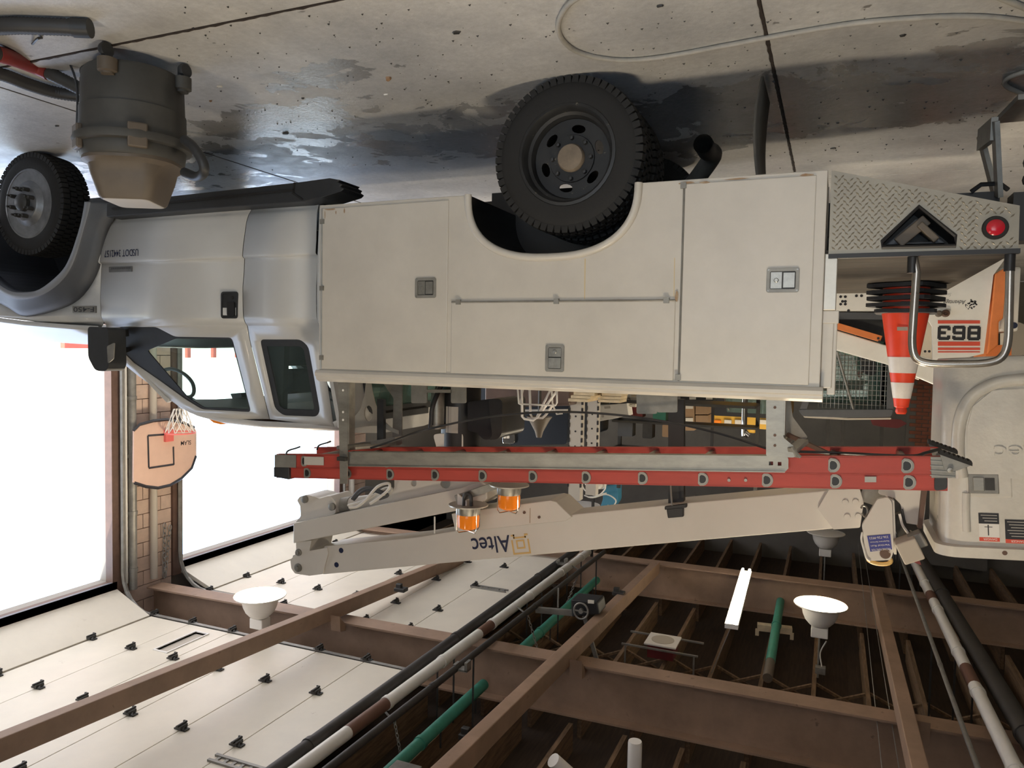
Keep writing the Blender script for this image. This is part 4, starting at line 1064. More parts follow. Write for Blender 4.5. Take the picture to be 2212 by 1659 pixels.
# beacons on a bracket
def beacon(px, py, Y):
    b = on_y(px, py, Y)       # middle of the round plate
    pl = MB().lathe([(0, -.012), (.135, -.012), (.135, -.004), (0, 0)], b, 'z', 28).build('beacon_plate', 'alu_plate', TR, 30)
    MB().lathe([(.082, 0), (.082, .035), (.078, .055), (0, .055)], b, 'z', 24).build('beacon_base', 'galv', pl, 40)
    MB().lathe([(.074, .055), (.077, .075), (.074, .14), (.06, .152), (0, .155)], b, 'z', 24).build('amber_lens', 'amber', pl, 40)
    m = MB()
    for k in range(4):
        a_ = k * math.pi / 2 + .5; c, s_ = math.cos(a_), math.sin(a_)
        m.tube([b + Vector((c * .095, s_ * .095, .0)), b + Vector((c * .095, s_ * .095, .15)), b + Vector((c * .08, s_ * .08, .172)), b + Vector((0, 0, .172))], .004, 6)
    m.build('wire_cage', 'chrome', pl, 50)
beacon(1012, 1093, 4.55); beacon(1100, 1050, 4.62)
MB().bar(on_y(985, 1078, 4.55), on_y(1080, 1045, 4.64), .03, .05).build('beacon_bar', 'galv_dull', TR)
MB().prism(rpoly(SL([(988, 1066), (1008, 1083), (1008, 1094), (988, 1094)], 4.5), .01, 2), 'xz', 4.5, 4.51).build('beacon_ear', 'paper_white', TR)
MB().tube(smoothpath(wp([(1002, 1093), (1003, 1072), (1010, 1066), (1017, 1072), (1018, 1093)], 4.5), 4), .012, 7).build('beacon_cable', 'hose_black', TR, 60)
# ---- bucket joint
JP = rpoly(SL([(1790, 1058), (1766, 1100), (1800, 1144), (1858, 1140), (1866, 1085), (1857, 1056)], 4.76), .008, 2)
jp = MB().prism(JP, 'xz', 4.76, 5.09).build('boom_tip_plate', 'boom_paint', TR, bevel=.004)
for px, py in ((1826, 1085), (1848, 1084), (1830, 1116), (1854, 1115)): MB().lathe([(.018, 0), (.017, -.012), (0, -.013)], (S(px, py, 4.76)[0], 4.76, S(px, py, 4.76)[1]), 'y', 12).build('bolt', 'boom_paint', jp, 40)
LV = rpoly(SL([(1895, 1078), (1918, 1074), (1927, 1085), (1931, 1190), (1924, 1210), (1882, 1212), (1870, 1202), (1862, 1135)], 4.66), .012, 3)
lv = MB().prism(LV, 'xz', 4.66, 4.70).build('lever_plate', 'boom_paint', TR, bevel=.004); lv['label'] = 'white lever plate with a blue inspection label'
MB().prism(SL([(1918, 1074), (1931, 1080), (1936, 1195), (1931, 1195)], 4.72), 'xz', 4.69, 4.86).build('lever_side', 'boom_paint', TR)
lp = SL([(1873, 1158), (1923, 1154), (1927, 1187), (1880, 1192)], 4.655)
MB().prism(lp, 'xz', 4.656, 4.66).build('inspection_label', 'blue_label', lv)
q0 = on_y(1922, 1163, 4.654); q1 = on_y(1877, 1166.5, 4.654); qr = (q1 - q0).normalized(); qu = Vector((-qr.z, 0, qr.x))
for i, (tx, h_, o_) in enumerate((('336-726-9933', .013, -.012), ('Equipment Services', .010, .012), ('Vertical Run', .010, .034), ('MACHINE INSPECTION', .012, .056), ('ANNUAL', .012, .074))):
    L__ = (q1 - q0).length * (.9 if i != 4 else .4)
    lettering(tx, 'lettering', 'paper_white', lv, q0 + qr * .006 + qu * (o_ - .004), qr, qu, h_, L__, .0012)
MB().lathe([(.028, 0), (.028, -.006), (.018, -.008), (0, -.008)], (S(1912, 1196, 4.66)[0], 4.66, S(1912, 1196, 4.66)[1]), 'y', 16).build('pin', 'rust_brown', lv)
o_ = on_y(1900, 1210, 4.78)
MB().tube([o_ + Vector((.06 * math.cos(t), .01, .025 * math.sin(t))) for t in [2 * math.pi * i / 20 for i in range(20)]], .012, 8, closed=True).build('yellow_ring', 'gold', TR, 60)
MB().tube(smoothpath(wp([(1863, 1150), (1861, 1165), (1866, 1185), (1872, 1205), (1880, 1212)], 4.65), 4), .007, 6).build('side_cable', 'white_pipe', TR, 60)
MB().tube(smoothpath(wp([(1860, 1098), (1864, 1092), (1872, 1096), (1874, 1108), (1868, 1116), (1862, 1108)], 4.68), 4), .006, 6).build('snap_hook', 'galv', TR, 60)
MB().prism(rpoly(SL([(1896, 1062), (1905, 1052), (2003, 1052), (1995, 1136), (1955, 1130), (1950, 1115), (1946, 1090), (1932, 1076), (1900, 1068)], 4.74), .012, 3), 'xz', 4.74, 4.78).build('bucket_mount', 'boom_paint', TR, bevel=.004)
MB().prism(SL([(1991, 1052), (2003, 1052), (1991, 1140), (1982, 1140)], 4.72), 'xz', 4.70, 5.1).build('mount_edge', 'rust_brown', TR)
MB().bar(on_y(1860, 1060, 4.9), on_y(1905, 1075, 4.9), .10, .12, (0, 1, 0)).build('tip_link', 'galv_dull', TR)
MB().bar(on_y(1934, 1110, 4.9), on_y(1962, 1175, 4.9), .07, .06, (0, 1, 0)).build('tip_arm', 'dark_metal', TR)
m = MB().bar(on_y(1942, 1192, 4.62), on_y(1985, 1178, 4.62), .15, .12, (.5, 0, 1)); m.build('switch_box', 'beige_panel', TR, bevel=.008)
MB().bar(on_y(1965, 1172, 4.66), on_y(1995, 1160, 4.66), .1, .08, (.4, 0, 1)).build('switch_cover', 'galv_dull', TR, bevel=.006)
MB().prism(SL([(1974, 1214), (1990, 1220), (1985, 1207)], 4.6), 'xz', 4.59, 4.61).build('red_flag', 'maroon', TR)
for k_, l in enumerate(([(1943, 1110), (1950, 1135), (1962, 1155), (1955, 1172), (1944, 1182)], [(1948, 1100), (1955, 1130), (1968, 1158), (1975, 1170)], [(1938, 1182), (1950, 1160), (1966, 1148), (1972, 1160)])):
    MB().tube(smoothpath(wp(l, 4.7 + k_ * .03), 5), .008, 6).build('control_cable', ('paper_white', 'hose_black', 'galv')[k_], TR, 60)
# ---- bucket: tapered fibreglass tub, rolled a little in its mount
BK0 = Vector((-.80, 4.82, 1.44)); TILT = Matrix.Rotation(math.radians(-4.0), 4, 'Y')
BMX = Matrix.Translation(BK0) @ TILT
def brr(hx, hy, r, z, n=6): return [(x, y, z) for x, y in rrect(-hx, hx, -hy, hy, r, n)]
m = MB()
outer = [(.235, .265, .09, .0), (.258, .288, .10, .03), (.285, .315, .10, .50), (.305, .335, .10, .97), (.335, .365, .11, .975), (.335, .365, .11, 1.03), (.30, .33, .10, 1.03), (.28, .31, .10, .9), (.25, .28, .09, .05)]
m.loft([brr(*a) for a in outer]); m.xform(BMX)
bu = m.build('bucket', 'bucket_white', TR, 40); bu['label'] = 'white fibreglass bucket with raised arch panel, latch and warning stickers'
def bface(x, z, d=0.0):
    """point on the face of the bucket towards the camera"""
    hy = .288 + (.335 - .288) * (z - .03) / .94
    return BMX @ Vector((x, -hy - d, z))
# raised arched rib on the face
pth = [(.20, .62), (.215, .5), (.20, .33), (.15, .21), (.05, .14), (-.06, .12), (-.2, .12), (-.3, .14)]
rib_ = MB().tube(smoothpath([bface(x, z) for x, z in pth], 5), .032, 10).build('arch_rib', 'bucket_white', bu, 60)
MB().tube(smoothpath([bface(x, z) for x, z in ((.185, .70), (.19, .80), (.19, .90))], 3), .02, 8).build('panel_rib', 'bucket_white', bu, 60)
m = MB().add([bface(*p) for p in ((.18, .62, .004), (-.3, .62, .004), (-.3, .16, .004), (.05, .17, .004), (.14, .25, .004), (.17, .36, .004))], [(0, 1, 2, 3, 4, 5)]); m.build('arch_panel', 'bucket_white', bu, solid=.012)
bxv = (bface(-.1, .4) - bface(.1, .4)).normalized()
RX = -bxv; UZ = (bface(0, .5) - bface(0, .4)).normalized()
lettering('Altec', 'embossed_lettering', 'bucket_white', bu, bface(-.245, .455, .012), RX, UZ, .075, .30, .003, .0, solid=.006)
# latch
def bbox(name, m_, x0, x1, z0, z1, d0, d1, bev=.003):
    q = MB(); P = [(x0, z0), (x1, z0), (x1, z1), (x0, z1)]
    q.add([bface(x, z, d0) for x, z in P] + [bface(x, z, d1) for x, z in P], [(0, 1, 2, 3), (7, 6, 5, 4), (0, 1, 5, 4), (1, 2, 6, 5), (2, 3, 7, 6), (3, 0, 4, 7)])
    return q.build(name, m_, bu, bevel=bev)
bbox('latch_plate', 'galv_dull', .04, .175, .60, .70, .0, .012)
bbox('latch_paddle', 'galv', .105, .155, .615, .685, .012, .02); bbox('latch_recess', 'dark_metal', .058, .102, .618, .682, .012, .0135, 0)
bbox('raised_step', 'bucket_white', -.02, .185, .58, .72, -.01, .006, .008)
for i, (x0, x1, z0, z1) in enumerate(((.045, .135, .80, .945), (-.075, .02, .83, .95), (-.175, -.09, .87, .965))):
    st2 = bbox('warning_sticker', 'paper_white', x0, x1, z0, z1, .002, .0035, 0)
    bbox('sticker_red_strip', 'decal_red', x0, x1, z1 - .02, z1, .0035, .0042, 0)
    if i == 0:
        bbox('sticker_text_block', 'decal_black', x0, x1, z0, z0 + .055, .0035, .0042, 0)
        bbox('sticker_pole', 'decal_black', x0 + .046, x0 + .051, z0 + .06, z0 + .115, .0035, .0042, 0); bbox('sticker_pole', 'decal_black', x0 + .03, x0 + .065, z0 + .07, z0 + .073, .0035, .0042, 0)
    elif i == 1: bbox('sticker_text_block', 'decal_black', x0, x1, z0, z1 - .02, .0035, .0042, 0)
    if i < 2: lettering('DANGER', 'lettering', 'paper_white', bu, bface(x0 + .012, z1 - .016, .0042), RX, UZ, .011, .06, .0006)
    if i < 2:
        for r_ in range(6 if i else 3):
            bbox('sticker_text_line', 'label_grey', x0 + .008, x1 - .01 - .008 * (r_ % 3), z0 + .01 + r_ * .0145, z0 + .0135 + r_ * .0145, .0042, .0047, 0)
    else: bbox('sticker_mark', 'decal_black', x0 + .02, x0 + .06, z0 + .05, z0 + .06, .0035, .0042, 0)
MB().lathe([(.012, 0), (.012, .006), (.006, .008)], bface(.03, .995, .03), 'y', 10).build('rim_bolt', 'rust_brown', bu)
# ================================================================== LADDER ON THE RACK
LD = thing('extension_ladder', (1.4, 4.05, 1.9), 'red fibreglass extension ladder lying on the truck rack', 'ladder')
def rail(name, pts, y0, s, m_='red_fibre', holes=()):
    """C channel lying along its four photo corners: web on y0, flanges towards s"""
    P = SL(pts, y0) if pts and pts[0][0] > 20 else pts
    o = MB().prism(P, 'xz', y0, y0 + .006 * s)
    (x0, za), (x1, zb), (x2, zc), (x3, zd) = P
    for (xa, z_a), (xb, z_b) in (((x0, za), (x1, zb)), ((x3, zd), (x2, zc))):
        o.bar((xa, y0 + .018 * s, z_a), (xb, y0 + .018 * s, z_b), .036, .007)
    return o.build(name, m_, LD)
YR = 3.87
low = [(597, 982), (2052, 988), (2052, 1026), (597, 1009)]
upp = [(597, 1010), (2047, 1027), (2047, 1059), (597, 1031)]
r1 = rail('base_rail', low, YR, 1); r2 = rail('fly_rail', upp, YR + .012, 1)
Pl, Pu = SL(low, YR), SL(upp, YR + .012)
WID = .42
rail('base_rail', [(x, z) for x, z in Pl], YR + WID, -1); rail('fly_rail', [(x, z) for x, z in Pu], YR + WID - .012, -1)
def zmid(P, x): 
    (x0, a), (x1, b), (x2, c), (x3, d) = P
    t = (x - x0) / (x1 - x0); return ((a + d) / 2) * (1 - t) + ((b + c) / 2) * t
def Dring(cx, cz, r, y, flip=1):
    pts = [(cx + flip * r * .55, cz + r)] + [(cx + flip * (-.1 * r) - flip * r * .9 * math.sin(t), cz + r * math.cos(t)) for t in [math.pi * i / 8 for i in range(9)]] + [(cx + flip * r * .55, cz - r)]
    pts = rpoly(pts, .01, 1)
    return pts
xr0 = S(1803, 1036, YR)[0]
for k in range(-1, 12):
    x = xr0 + .3105 * k - (0 if k else 0)
    for P, y, nm in ((Pu, YR + .012, 'fly_rung'), (Pl, YR, 'base_rung')):
        xx = x if nm == 'fly_rung' else x + .012
        if not (Pl[1][0] + .06 < xx < Pl[0][0] - .05): continue
        z = zmid(P, xx); r = .034
        D_ = Dring(xx, z, r * .74, y)
        g_ = MB().prism(D_, 'xz', y - .004, YR + WID, [[(cx_ * .84 + xx * .16, cz_ * .84 + z * .16) for cx_, cz_ in D_]]).build(nm, 'galv', LD)
        D2 = Dring(xx, z, r, y)
        MB().prism(D2, 'xz', y - .006, y + .001, [D_]).build('rung_collar', 'galv_dull', g_)
        MB().prism([(a_ * .86 + xx * .14, b_ * .86 + z * .14) for a_, b_ in D_], 'xz', y - .0035, y - .001).build('rung_bore_shade', 'black_paint', g_)  # flat black plate painting in the shade inside the hollow rung
# end gear
E0 = SL([(1985 + 25, 987), (2064, 987), (2064, 1032), (2012, 1032)], YR - .006)
sh = MB().prism(E0, 'xz', YR - .012, YR - .002).build('foot_shoe', 'galv_dull', LD)
for i in range(4): MB().box(min(E0[0][0], E0[1][0]), max(E0[0][0], E0[1][0]), YR - .016, YR - .012, E0[0][1] + .015 + i * .022, E0[0][1] + .019 + i * .022).build('shoe_rib', 'galv', sh)
for dy, off in ((0, 0), (WID, 1)):
    y = YR - .02 + dy
    sx = -.16 * 0
    prs = [(2040, 1014), (2028, 975), (2050, 984), (2098, 1000), (2100, 1004), (2068, 1016), (2048, 1018)]
    F_ = SL(prs, YR - .02)
    ft = MB().prism(rpoly(F_, .006, 2), 'xz', y - .006, y + .006).build('swivel_foot', 'galv_dull', LD)
    a_, b_ = F_[1], F_[3]
    n_ = 7; pts = []
    pad = MB()
    for i in range(n_):
        t0, t1 = i / n_, (i + 1) / n_
        xA, zA = a_[0] + (b_[0] - a_[0]) * t0, a_[1] + (b_[1] - a_[1]) * t0; xB, zB = a_[0] + (b_[0] - a_[0]) * t1, a_[1] + (b_[1] - a_[1]) * t1
        pad.prism([(xA, zA - .004), (xB, zB - .004), (xB, zB + .010), ((xA + xB) / 2, (zA + zB) / 2 + .010), (xA, zA + .010)], 'xz', y - .035, y + .035)
        pad.prism([(xA, zA - .004), ((xA * 3 + xB) / 4, (zA * 3 + zB) / 4 - .012), ((xA + 3 * xB) / 4, (zA + 3 * zB) / 4 - .012), (xB, zB - .004)], 'xz', y - .035, y + .035)
    pad.build('foot_pad', 'rubber', ft)
    MB().lathe([(.012, 0), (.012, -.016), (0, -.018)], (F_[5][0] + .03, y - .004, F_[5][1] - .0), 'y', 12).build('foot_pivot', 'galv', ft)
capp = SL([(2018, 1030), (2046, 1030), (2046, 1056), (2018, 1060)], YR + .006)
MB().prism(rpoly(capp, .015, 3), 'xz', YR - .004, YR + .05).build('end_cap', 'black_plastic', LD, bevel=.006)
MB().prism(SL([(594, 982), (640, 983), (640, 1010), (594, 1009)], YR - .004), 'xz', YR - .008, YR - .003).build('front_bracket', 'galv_dull', LD)
MB().prism(SL([(592, 1009), (625, 1010), (625, 1036), (592, 1030)], YR - .004), 'xz', YR - .008, YR + .05).build('front_cap', 'black_plastic', LD, bevel=.004)
for dy in (0, WID - .1): MB().tube(smoothpath([p + Vector((0, dy, 0)) for p in wp([(617, 984), (622, 974), (640, 968), (648, 965)], YR)], 4), .006, 6).build('rope_hook', 'dark_metal', LD, 60)
lpz = SL([(658, 986), (700, 987), (700, 1005), (658, 1004)], YR - .004)
st3 = MB().prism(lpz, 'xz', YR - .009, YR - .006).build('rail_sticker', 'label_grey', LD)
for k_, (a_, b_) in enumerate(((1868, 1893),)): MB().prism(SL([(a_, 1030), (b_, 1030), (b_, 1042), (a_, 1042)], YR), 'xz', YR + .004, YR + .010).build('stop_plate', 'galv', LD)
for px in (1575, 1611): MB().lathe([(.008, 0), (.008, -.006)], (S(px, 1037, YR + .012)[0], YR + .01, S(px, 1037, YR + .012)[1]), 'y', 8).build('rivet', 'galv', LD)
# aluminium channel of the rack lying along the ladder
ch = SL([(752, 977), (1700, 986), (1703, 992), (1703, 1012), (1696, 1019), (752, 1006)], YL + .02)
cm = MB().prism(ch, 'xz', YL + .02, YL + .03, [SL([(1661, 997), (1670, 997), (1670, 1005), (1661, 1005)], YL + .02), SL([(1680, 998), (1688, 998), (1688, 1006), (1680, 1006)], YL + .02)])
cm.bar((ch[0][0], YL + .04, ch[0][1]), (ch[1][0], YL + .04, ch[1][1]), .06, .006).bar((ch[5][0], YL + .04, ch[5][1]), (ch[4][0], YL + .04, ch[4][1]), .06, .006)
cm.build('rack_channel', 'galv', TR)
# bungee / rope slung under the ladder
rp_ = [on_y(800, 968, 3.9), on_y(850, 952, 4.0), on_y(920, 928, 4.2), on_y(1060, 900, 4.25), on_y(1200, 890, 4.25), on_y(1330, 896, 4.25), on_y(1460, 915, 4.2), on_y(1560, 938, 4.1), on_y(1655, 968, 3.95)]
tag(MB().tube(smoothpath(rp_, 6), .007, 6).build('rope', 'hose_black', None, 60), 'black rope sagging under the ladder between the rack posts', 'rope')
rp2 = [on_y(1700, 975, 4.05), on_y(1800, 978, 4.05), on_y(1960, 985, 4.05), on_y(2000, 978, 4.1), on_y(2030, 970, 4.2)]
tag(MB().tube(smoothpath(rp2, 6), .008, 6).build('rope', 'hose_black', None, 60), 'black rope along the rear ladder end by the swivel feet', 'rope')
tag(MB().bar(on_y(1700, 938, 4.15), on_y(1800, 985, 4.1), .03, .02).build('wooden_strip', 'rust_brown'), 'thin brown wooden strip wedged under the rear of the ladder', 'strip')
# ================================================================== TRAFFIC CONES on the tail shelf
cc = on_y(1957, 660, 5.3); CX, CY = cc.x, 5.32
def cone(z0, top, rot, bw, label):
    t = thing('traffic_cone', (CX, CY, z0), label, 'cone', 'stacked traffic cones')
    b = MB(); n = 8
    Pb = rpoly([(bw * x, bw * y) for x, y in ((-1, -1), (1, -1), (1, 1), (-1, 1))], bw * .35, 2)
    ca, sa = math.cos(rot), math.sin(rot)
    Pb = [(CX + ca * x - sa * y, CY + sa * x + ca * y) for x, y in Pb]
    b.prism(Pb, 'xy', z0 + .004, z0 + .028)
    for k in range(8):
        a_ = rot + k * math.pi / 4 + .4; b.box(CX + bw * .8 * math.cos(a_) - .015, CX + bw * .8 * math.cos(a_) + .015, CY + bw * .8 * math.sin(a_) - .015, CY + bw * .8 * math.sin(a_) + .015, z0, z0 + .004)
    b.build('cone_base', 'cone_base', t, bevel=.006)
    H = .66
    def rad(h): return .138 + (.034 - .138) * h / H
    cuts = [(.028, .30, 'orange_cone', 'cone_body'), (.30, .40, 'cone_white', 'reflective_band'), (.40, .46, 'orange_cone', 'cone_body'), (.46, .56, 'cone_white', 'reflective_band'), (.56, .645, 'orange_cone', 'cone_body')] if top else [(.028, .05, 'orange_cone', 'cone_body')]
    for a_, b_, m_, nm in cuts:
        o = .0015 if nm == 'reflective_band' else 0
        pr = [(rad(a_) + o, a_), (rad(b_) + o, b_)]
        if b_ > .6: pr = [(rad(a_), a_), (rad(.615), .615), (.030, .62), (.034, .645), (.026, .66), (.018, .66)]
        MB().lathe(pr, (CX, CY, z0), 'z', 28, caps=(b_ > .6)).build(nm, m_, t, 40)
    return t
zs_ = [.9925, 1.032, 1.072, 1.112, 1.152]
labs = ['bottom traffic cone of the stack, black base on the wooden deck', 'second traffic cone from the bottom, only its black base showing', 'middle traffic cone of the stack, only its black base showing', 'second traffic cone from the top, black base under the tall cone', 'tall orange traffic cone with two white bands on top of the stack']
for i in range(5): t_ = cone(zs_[i], i == 4, (.5, .62, .45, .55, .1)[i], (.185, .18, .187, .183, .172)[i], labs[i])
MB().prism(SL([(1938, 706), (1961, 706), (1961, 714), (1938, 714)], CY - .135), 'xz', CY - .137, CY - .125).build('cone_sticker', 'beige_panel', t_)
# ================================================================== SHOP VACUUM
vc = on_y(289, 262, 2.86); VX, VY = vc.x, 2.86
VA = thing('shop_vacuum', (VX, VY, 0), 'grey shop vacuum on casters with a tan motor head, beside the front wheel', 'vacuum')
MB().lathe([(.20, .06), (.225, .065), (.24, .085), (.246, .26), (.252, .262), (.252, .30), (.256, .40), (.26, .415), (0, .415)], (VX, VY, 0), 'z', 40).build('drum', 'vac_grey', VA, 35)
rg = MB().lathe([(.262, .40), (.278, .405), (.285, .425), (.278, .445), (.25, .45)], (VX, VY, 0), 'z', 40, caps=False).build('rim', 'vac_grey', VA, 40)
MB().lathe([(.245, .43), (.252, .45), (.245, .505), (.235, .515), (.20, .515)], (VX, VY, 0), 'z', 40, caps=False).build('motor_housing', 'vac_grey', VA, 40)
def frust(z, rx, ry, r, dx=0, dy=0, n=6): 
    an = math.radians(-28); c, s_ = math.cos(an), math.sin(an)
    return [(VX + c * (x + dx) - s_ * (y + dy), VY + s_ * (x + dx) + c * (y + dy), z) for x, y in rrect(-rx, rx, -ry, ry, r, n)]
MB().loft([frust(.51, .232, .225, .2), frust(.53, .23, .222, .18), frust(.55, .19, .19, .12), frust(.60, .165, .17, .06), frust(.71, .13, .145, .045), frust(.722, .12, .135, .04)]).build('motor_head', 'vac_tan', VA, 40)
MB().loft([frust(.7225, .115, .13, .035), frust(.7245, .112, .127, .035)]).build('top_label', 'label_grey', VA)
# latch clips, front air vent
for a_ in (-1.15, -2.5, .6):
    c, s_ = math.cos(a_), math.sin(a_)
    MB().bar((VX + c * .262, VY + s_ * .262, .37), (VX + c * .262, VY + s_ * .262, .49), .09, .03, (c, s_, 0)).build('latch_clip', 'vac_tan', VA, bevel=.008)
for k in range(5):
    a_ = -.95; c, s_ = math.cos(a_), math.sin(a_)
    MB().bar((VX + c * .255 - s_ * .07, VY + s_ * .255 + c * .07, .452 + k * .007), (VX + c * .255 + s_ * .05, VY + s_ * .255 - c * .05, .452 + k * .007), .004, .004).build('vent_slat', 'vac_grey', VA)
# hose handle on the right: dark elbow
h_ = [on_y(398, 302, 2.80), on_y(418, 318, 2.78), on_y(438, 350, 2.78), on_y(440, 372, 2.80), on_y(425, 382, 2.84), on_y(398, 372, 2.86)]
MB().tube(smoothpath(h_, 5), [.024] * 26, 10).build('elbow_handle', 'black_plastic', VA, 60)
# casters on corner feet
for k, a_ in enumerate((-1.98, -.25, 1.2, 2.75)):
    c, s_ = math.cos(a_), math.sin(a_); P = Vector((VX + c * .255, VY + s_ * .255, 0))
    ft = MB().lathe([(.045, .075), (.045, .135), (.03, .14), (.03, .15), (0, .15)], P, 'z', 12).bar(P + Vector((-c * .07, -s_ * .07, .10)), P + Vector((0, 0, .10)), .07, .05).build('caster_foot', 'vac_tan' if k in (0, 1) else 'vac_grey', VA, 40)
    MB().lathe([(.012, -.014), (.034, -.014), (.038, 0), (.034, .014), (.012, .014)], P + Vector((c * .012, s_ * .012, .039)), 'x', 18).bar(P + Vector((.0, 0, .04)), P + Vector((0, 0, .08)), .045, .02).build('caster_wheel', 'black_plastic', ft, 35)
# power cord
cd = [on_z(70, 95, .01), on_z(85, 82, .03), on_y(108, 88, 2.75), on_y(140, 118, 2.76), on_y(165, 180, 2.78), on_y(166, 260, 2.78), on_y(163, 305, 2.80), on_y(178, 335, 2.82), on_y(186, 348, 2.84)]
MB().tube(smoothpath(cd, 6), .006, 6).build('power_cord', 'hose_black', VA, 60)
# hoses
def ribbed(name, path, r, m_, label, cat, par=None, pitch=.016):
    P = smoothpath(path, 14); L_ = [0]
    for a_, b_ in zip(P, P[1:]): L_.append(L_[-1] + (b_ - a_).length)
    n = int(L_[-1] / (pitch / 2)); Q = []; R_ = []
    j = 0
    for i in range(n + 1):
        s_ = L_[-1] * i / n
        while j < len(L_) - 2 and L_[j + 1] < s_: j += 1
        t = (s_ - L_[j]) / max(1e-6, L_[j + 1] - L_[j]); Q.append(P[j] + (P[j + 1] - P[j]) * t); R_.append(r * (1.0 if i % 2 else .9))
    o = MB().tube(Q, R_, 12).build(name, m_, par, 60)
    if label: tag(o, label, cat)
    return o
hA = thing('vacuum_hose', tuple(on_z(60, 52, 0)), 'ribbed black hose end lying on the floor nearest the camera', 'hose')
p_ = [on_z(188, 60, .038), on_z(100, 56, .038), on_z(0, 56, .038), on_z(-160, 75, .038), on_z(-320, 130, .038)]
for q_ in p_: q_.z = .04
ribbed('hose_body', p_, .038, 'hose_black', None, None, hA)
a_, b_ = p_[0], p_[1]; d_ = (a_ - b_).normalized()
MB().tube([a_ - d_ * .06, a_ + d_ * .015], .042, 14).build('hose_cuff', 'black_plastic', hA, 40)
hB = thing('vacuum_hose', tuple(on_z(90, 150, 0)), 'ribbed hose with a red taped joint running from the vacuum drum', 'hose')
pB = [on_y(182, 196, 2.85), on_y(130, 170, 2.8), on_y(70, 142, 2.72), on_z(0, 118, .05), on_z(-90, 100, .05), on_z(-250, 120, .05)]
ribbed('hose_body', pB, .036, 'vac_grey', None, None, hB)
PB_ = smoothpath(pB, 14); MB().tube(PB_[20:44], .0395, 14).build('red_tape', 'red_tape', hB, 50)
hC = [on_z(178, 208, .04), on_z(120, 200, .04), on_z(60, 182, .04), on_z(0, 160, .04), on_z(-120, 130, .04), on_z(-280, 150, .04)]
for q_ in hC: q_.z = .04
ribbed('vacuum_hose', hC, .036, 'hose_black', 'ribbed black hose on the floor behind the red taped hose', 'hose')
# grey garden hose in a wide loop on the floor
gh_ = [on_z(*p, .012) for p in ((1420, -60), (1300, -25), (1240, 0), (1214, 30), (1206, 60), (1218, 90), (1250, 113), (1300, 126), (1360, 130), (1440, 122), (1560, 100), (1700, 74), (1850, 50), (2000, 38), (2110, 36), (2200, 44), (2300, 62))]
tag(MB().tube(smoothpath(gh_, 6), .012, 8).build('floor_hose', 'hose_grey', None, 60), 'thin grey hose lying in a wide loop on the concrete behind the rear wheel', 'hose')
gh2 = [on_z(*p, .012) for p in ((2215, 205), (2180, 190), (2170, 178), (2185, 165), (2230, 150))]
tag(MB().tube(smoothpath(gh2, 6), .012, 8).build('floor_hose', 'hose_grey', None, 60), 'short curl of grey hose on the floor beyond the hanging step', 'hose')
gh3 = [on_z(*p, .012) for p in ((2100, -30), (2160, -5), (2215, 18), (2280, 50))]
tag(MB().tube(smoothpath(gh3, 6), .012, 8).build('floor_hose', 'hose_grey', None, 60), 'end of a grey hose at the very edge of the floor by the camera', 'hose')
# debris on the floor
def scrap(px, py, s, m_, label, h=.006, name='floor_scrap'):
    c = on_z(px, py, 0); n = 7; rot = random.random() * 3
    lo = [(c.x + s * random.uniform(.6, 1.1) * math.cos(rot + 2 * math.pi * i / n), c.y + s * .6 * random.uniform(.6, 1.1) * math.sin(rot + 2 * math.pi * i / n)) for i in range(n)]
    m = MB(); m.add([(x, y, .0008) for x, y in lo] + [(x * .8 + c.x * .2, y * .8 + c.y * .2, h * random.uniform(.7, 1.4)) for x, y in lo], [tuple(range(n - 1, -1, -1)), tuple(range(n, 2 * n))] + [(i, (i + 1) % n, n + (i + 1) % n, n + i) for i in range(n)])
    o = m.build(name, m_); tag(o, label, 'debris', 'debris on the floor')
scrap(839, 167, .024, 'leaf_brown', 'curled brown leaf on the floor in front of the rear wheel', .014, 'dry_leaf')
for px, py, s, m_, l in ((833, 203, .018, 'paper_white', 'white paper scrap beside the brown leaf'), (601, 202, .012, 'paper_white', 'small square white scrap midway along the floor'), (474, 186, .026, 'stone_white', 'pale stone lying just behind the vacuum'), (654, 211, .016, 'black_plastic', 'dark chip next to the small square white scrap'),
                         (455, 217, .014, 'leaf_brown', 'rusty flake by the vacuum caster'), (770, 252, .014, 'galv', 'little metal bit between the running board and the wheel'), (617, 288, .03, 'black_plastic', 'black lump in the wet patch'), (123, 271, .022, 'dark_metal', 'dark clod on the bare floor near the front wheel'),
                         (1950, 75, .02, 'dark_metal', 'dark flake just above the grey hose'), (1800, 320, .03, 'dark_metal', 'short dark twig on the floor under the tread plate shelf'), (1426, 11, .02, 'dark_metal', 'dark sliver inside the hose loop'), (985, 69, .03, 'dark_metal', 'thin dark splinter on the bare floor left of the hose loop')): scrap(px, py, s, m_, l)
grit = MB()
for i in range(420):
    px, py = random.uniform(380, 2200), random.uniform(10, 370); c = on_z(px, py, 0); s = random.uniform(.003, .009)
    if abs(c.y - 3.9) < .14 and 1.0 < c.x < 1.7: continue
    grit.add([(c.x - s, c.y - s * .6, 0), (c.x + s, c.y - s * .4, 0), (c.x + s * .3, c.y + s, 0), (c.x, c.y, s * .9)], [(0, 1, 3), (1, 2, 3), (2, 0, 3)])
o = grit.build('floor_grit', 'dark_metal'); tag(o, 'loose grit and crumbs scattered over the concrete', 'grit', kind='stuff')
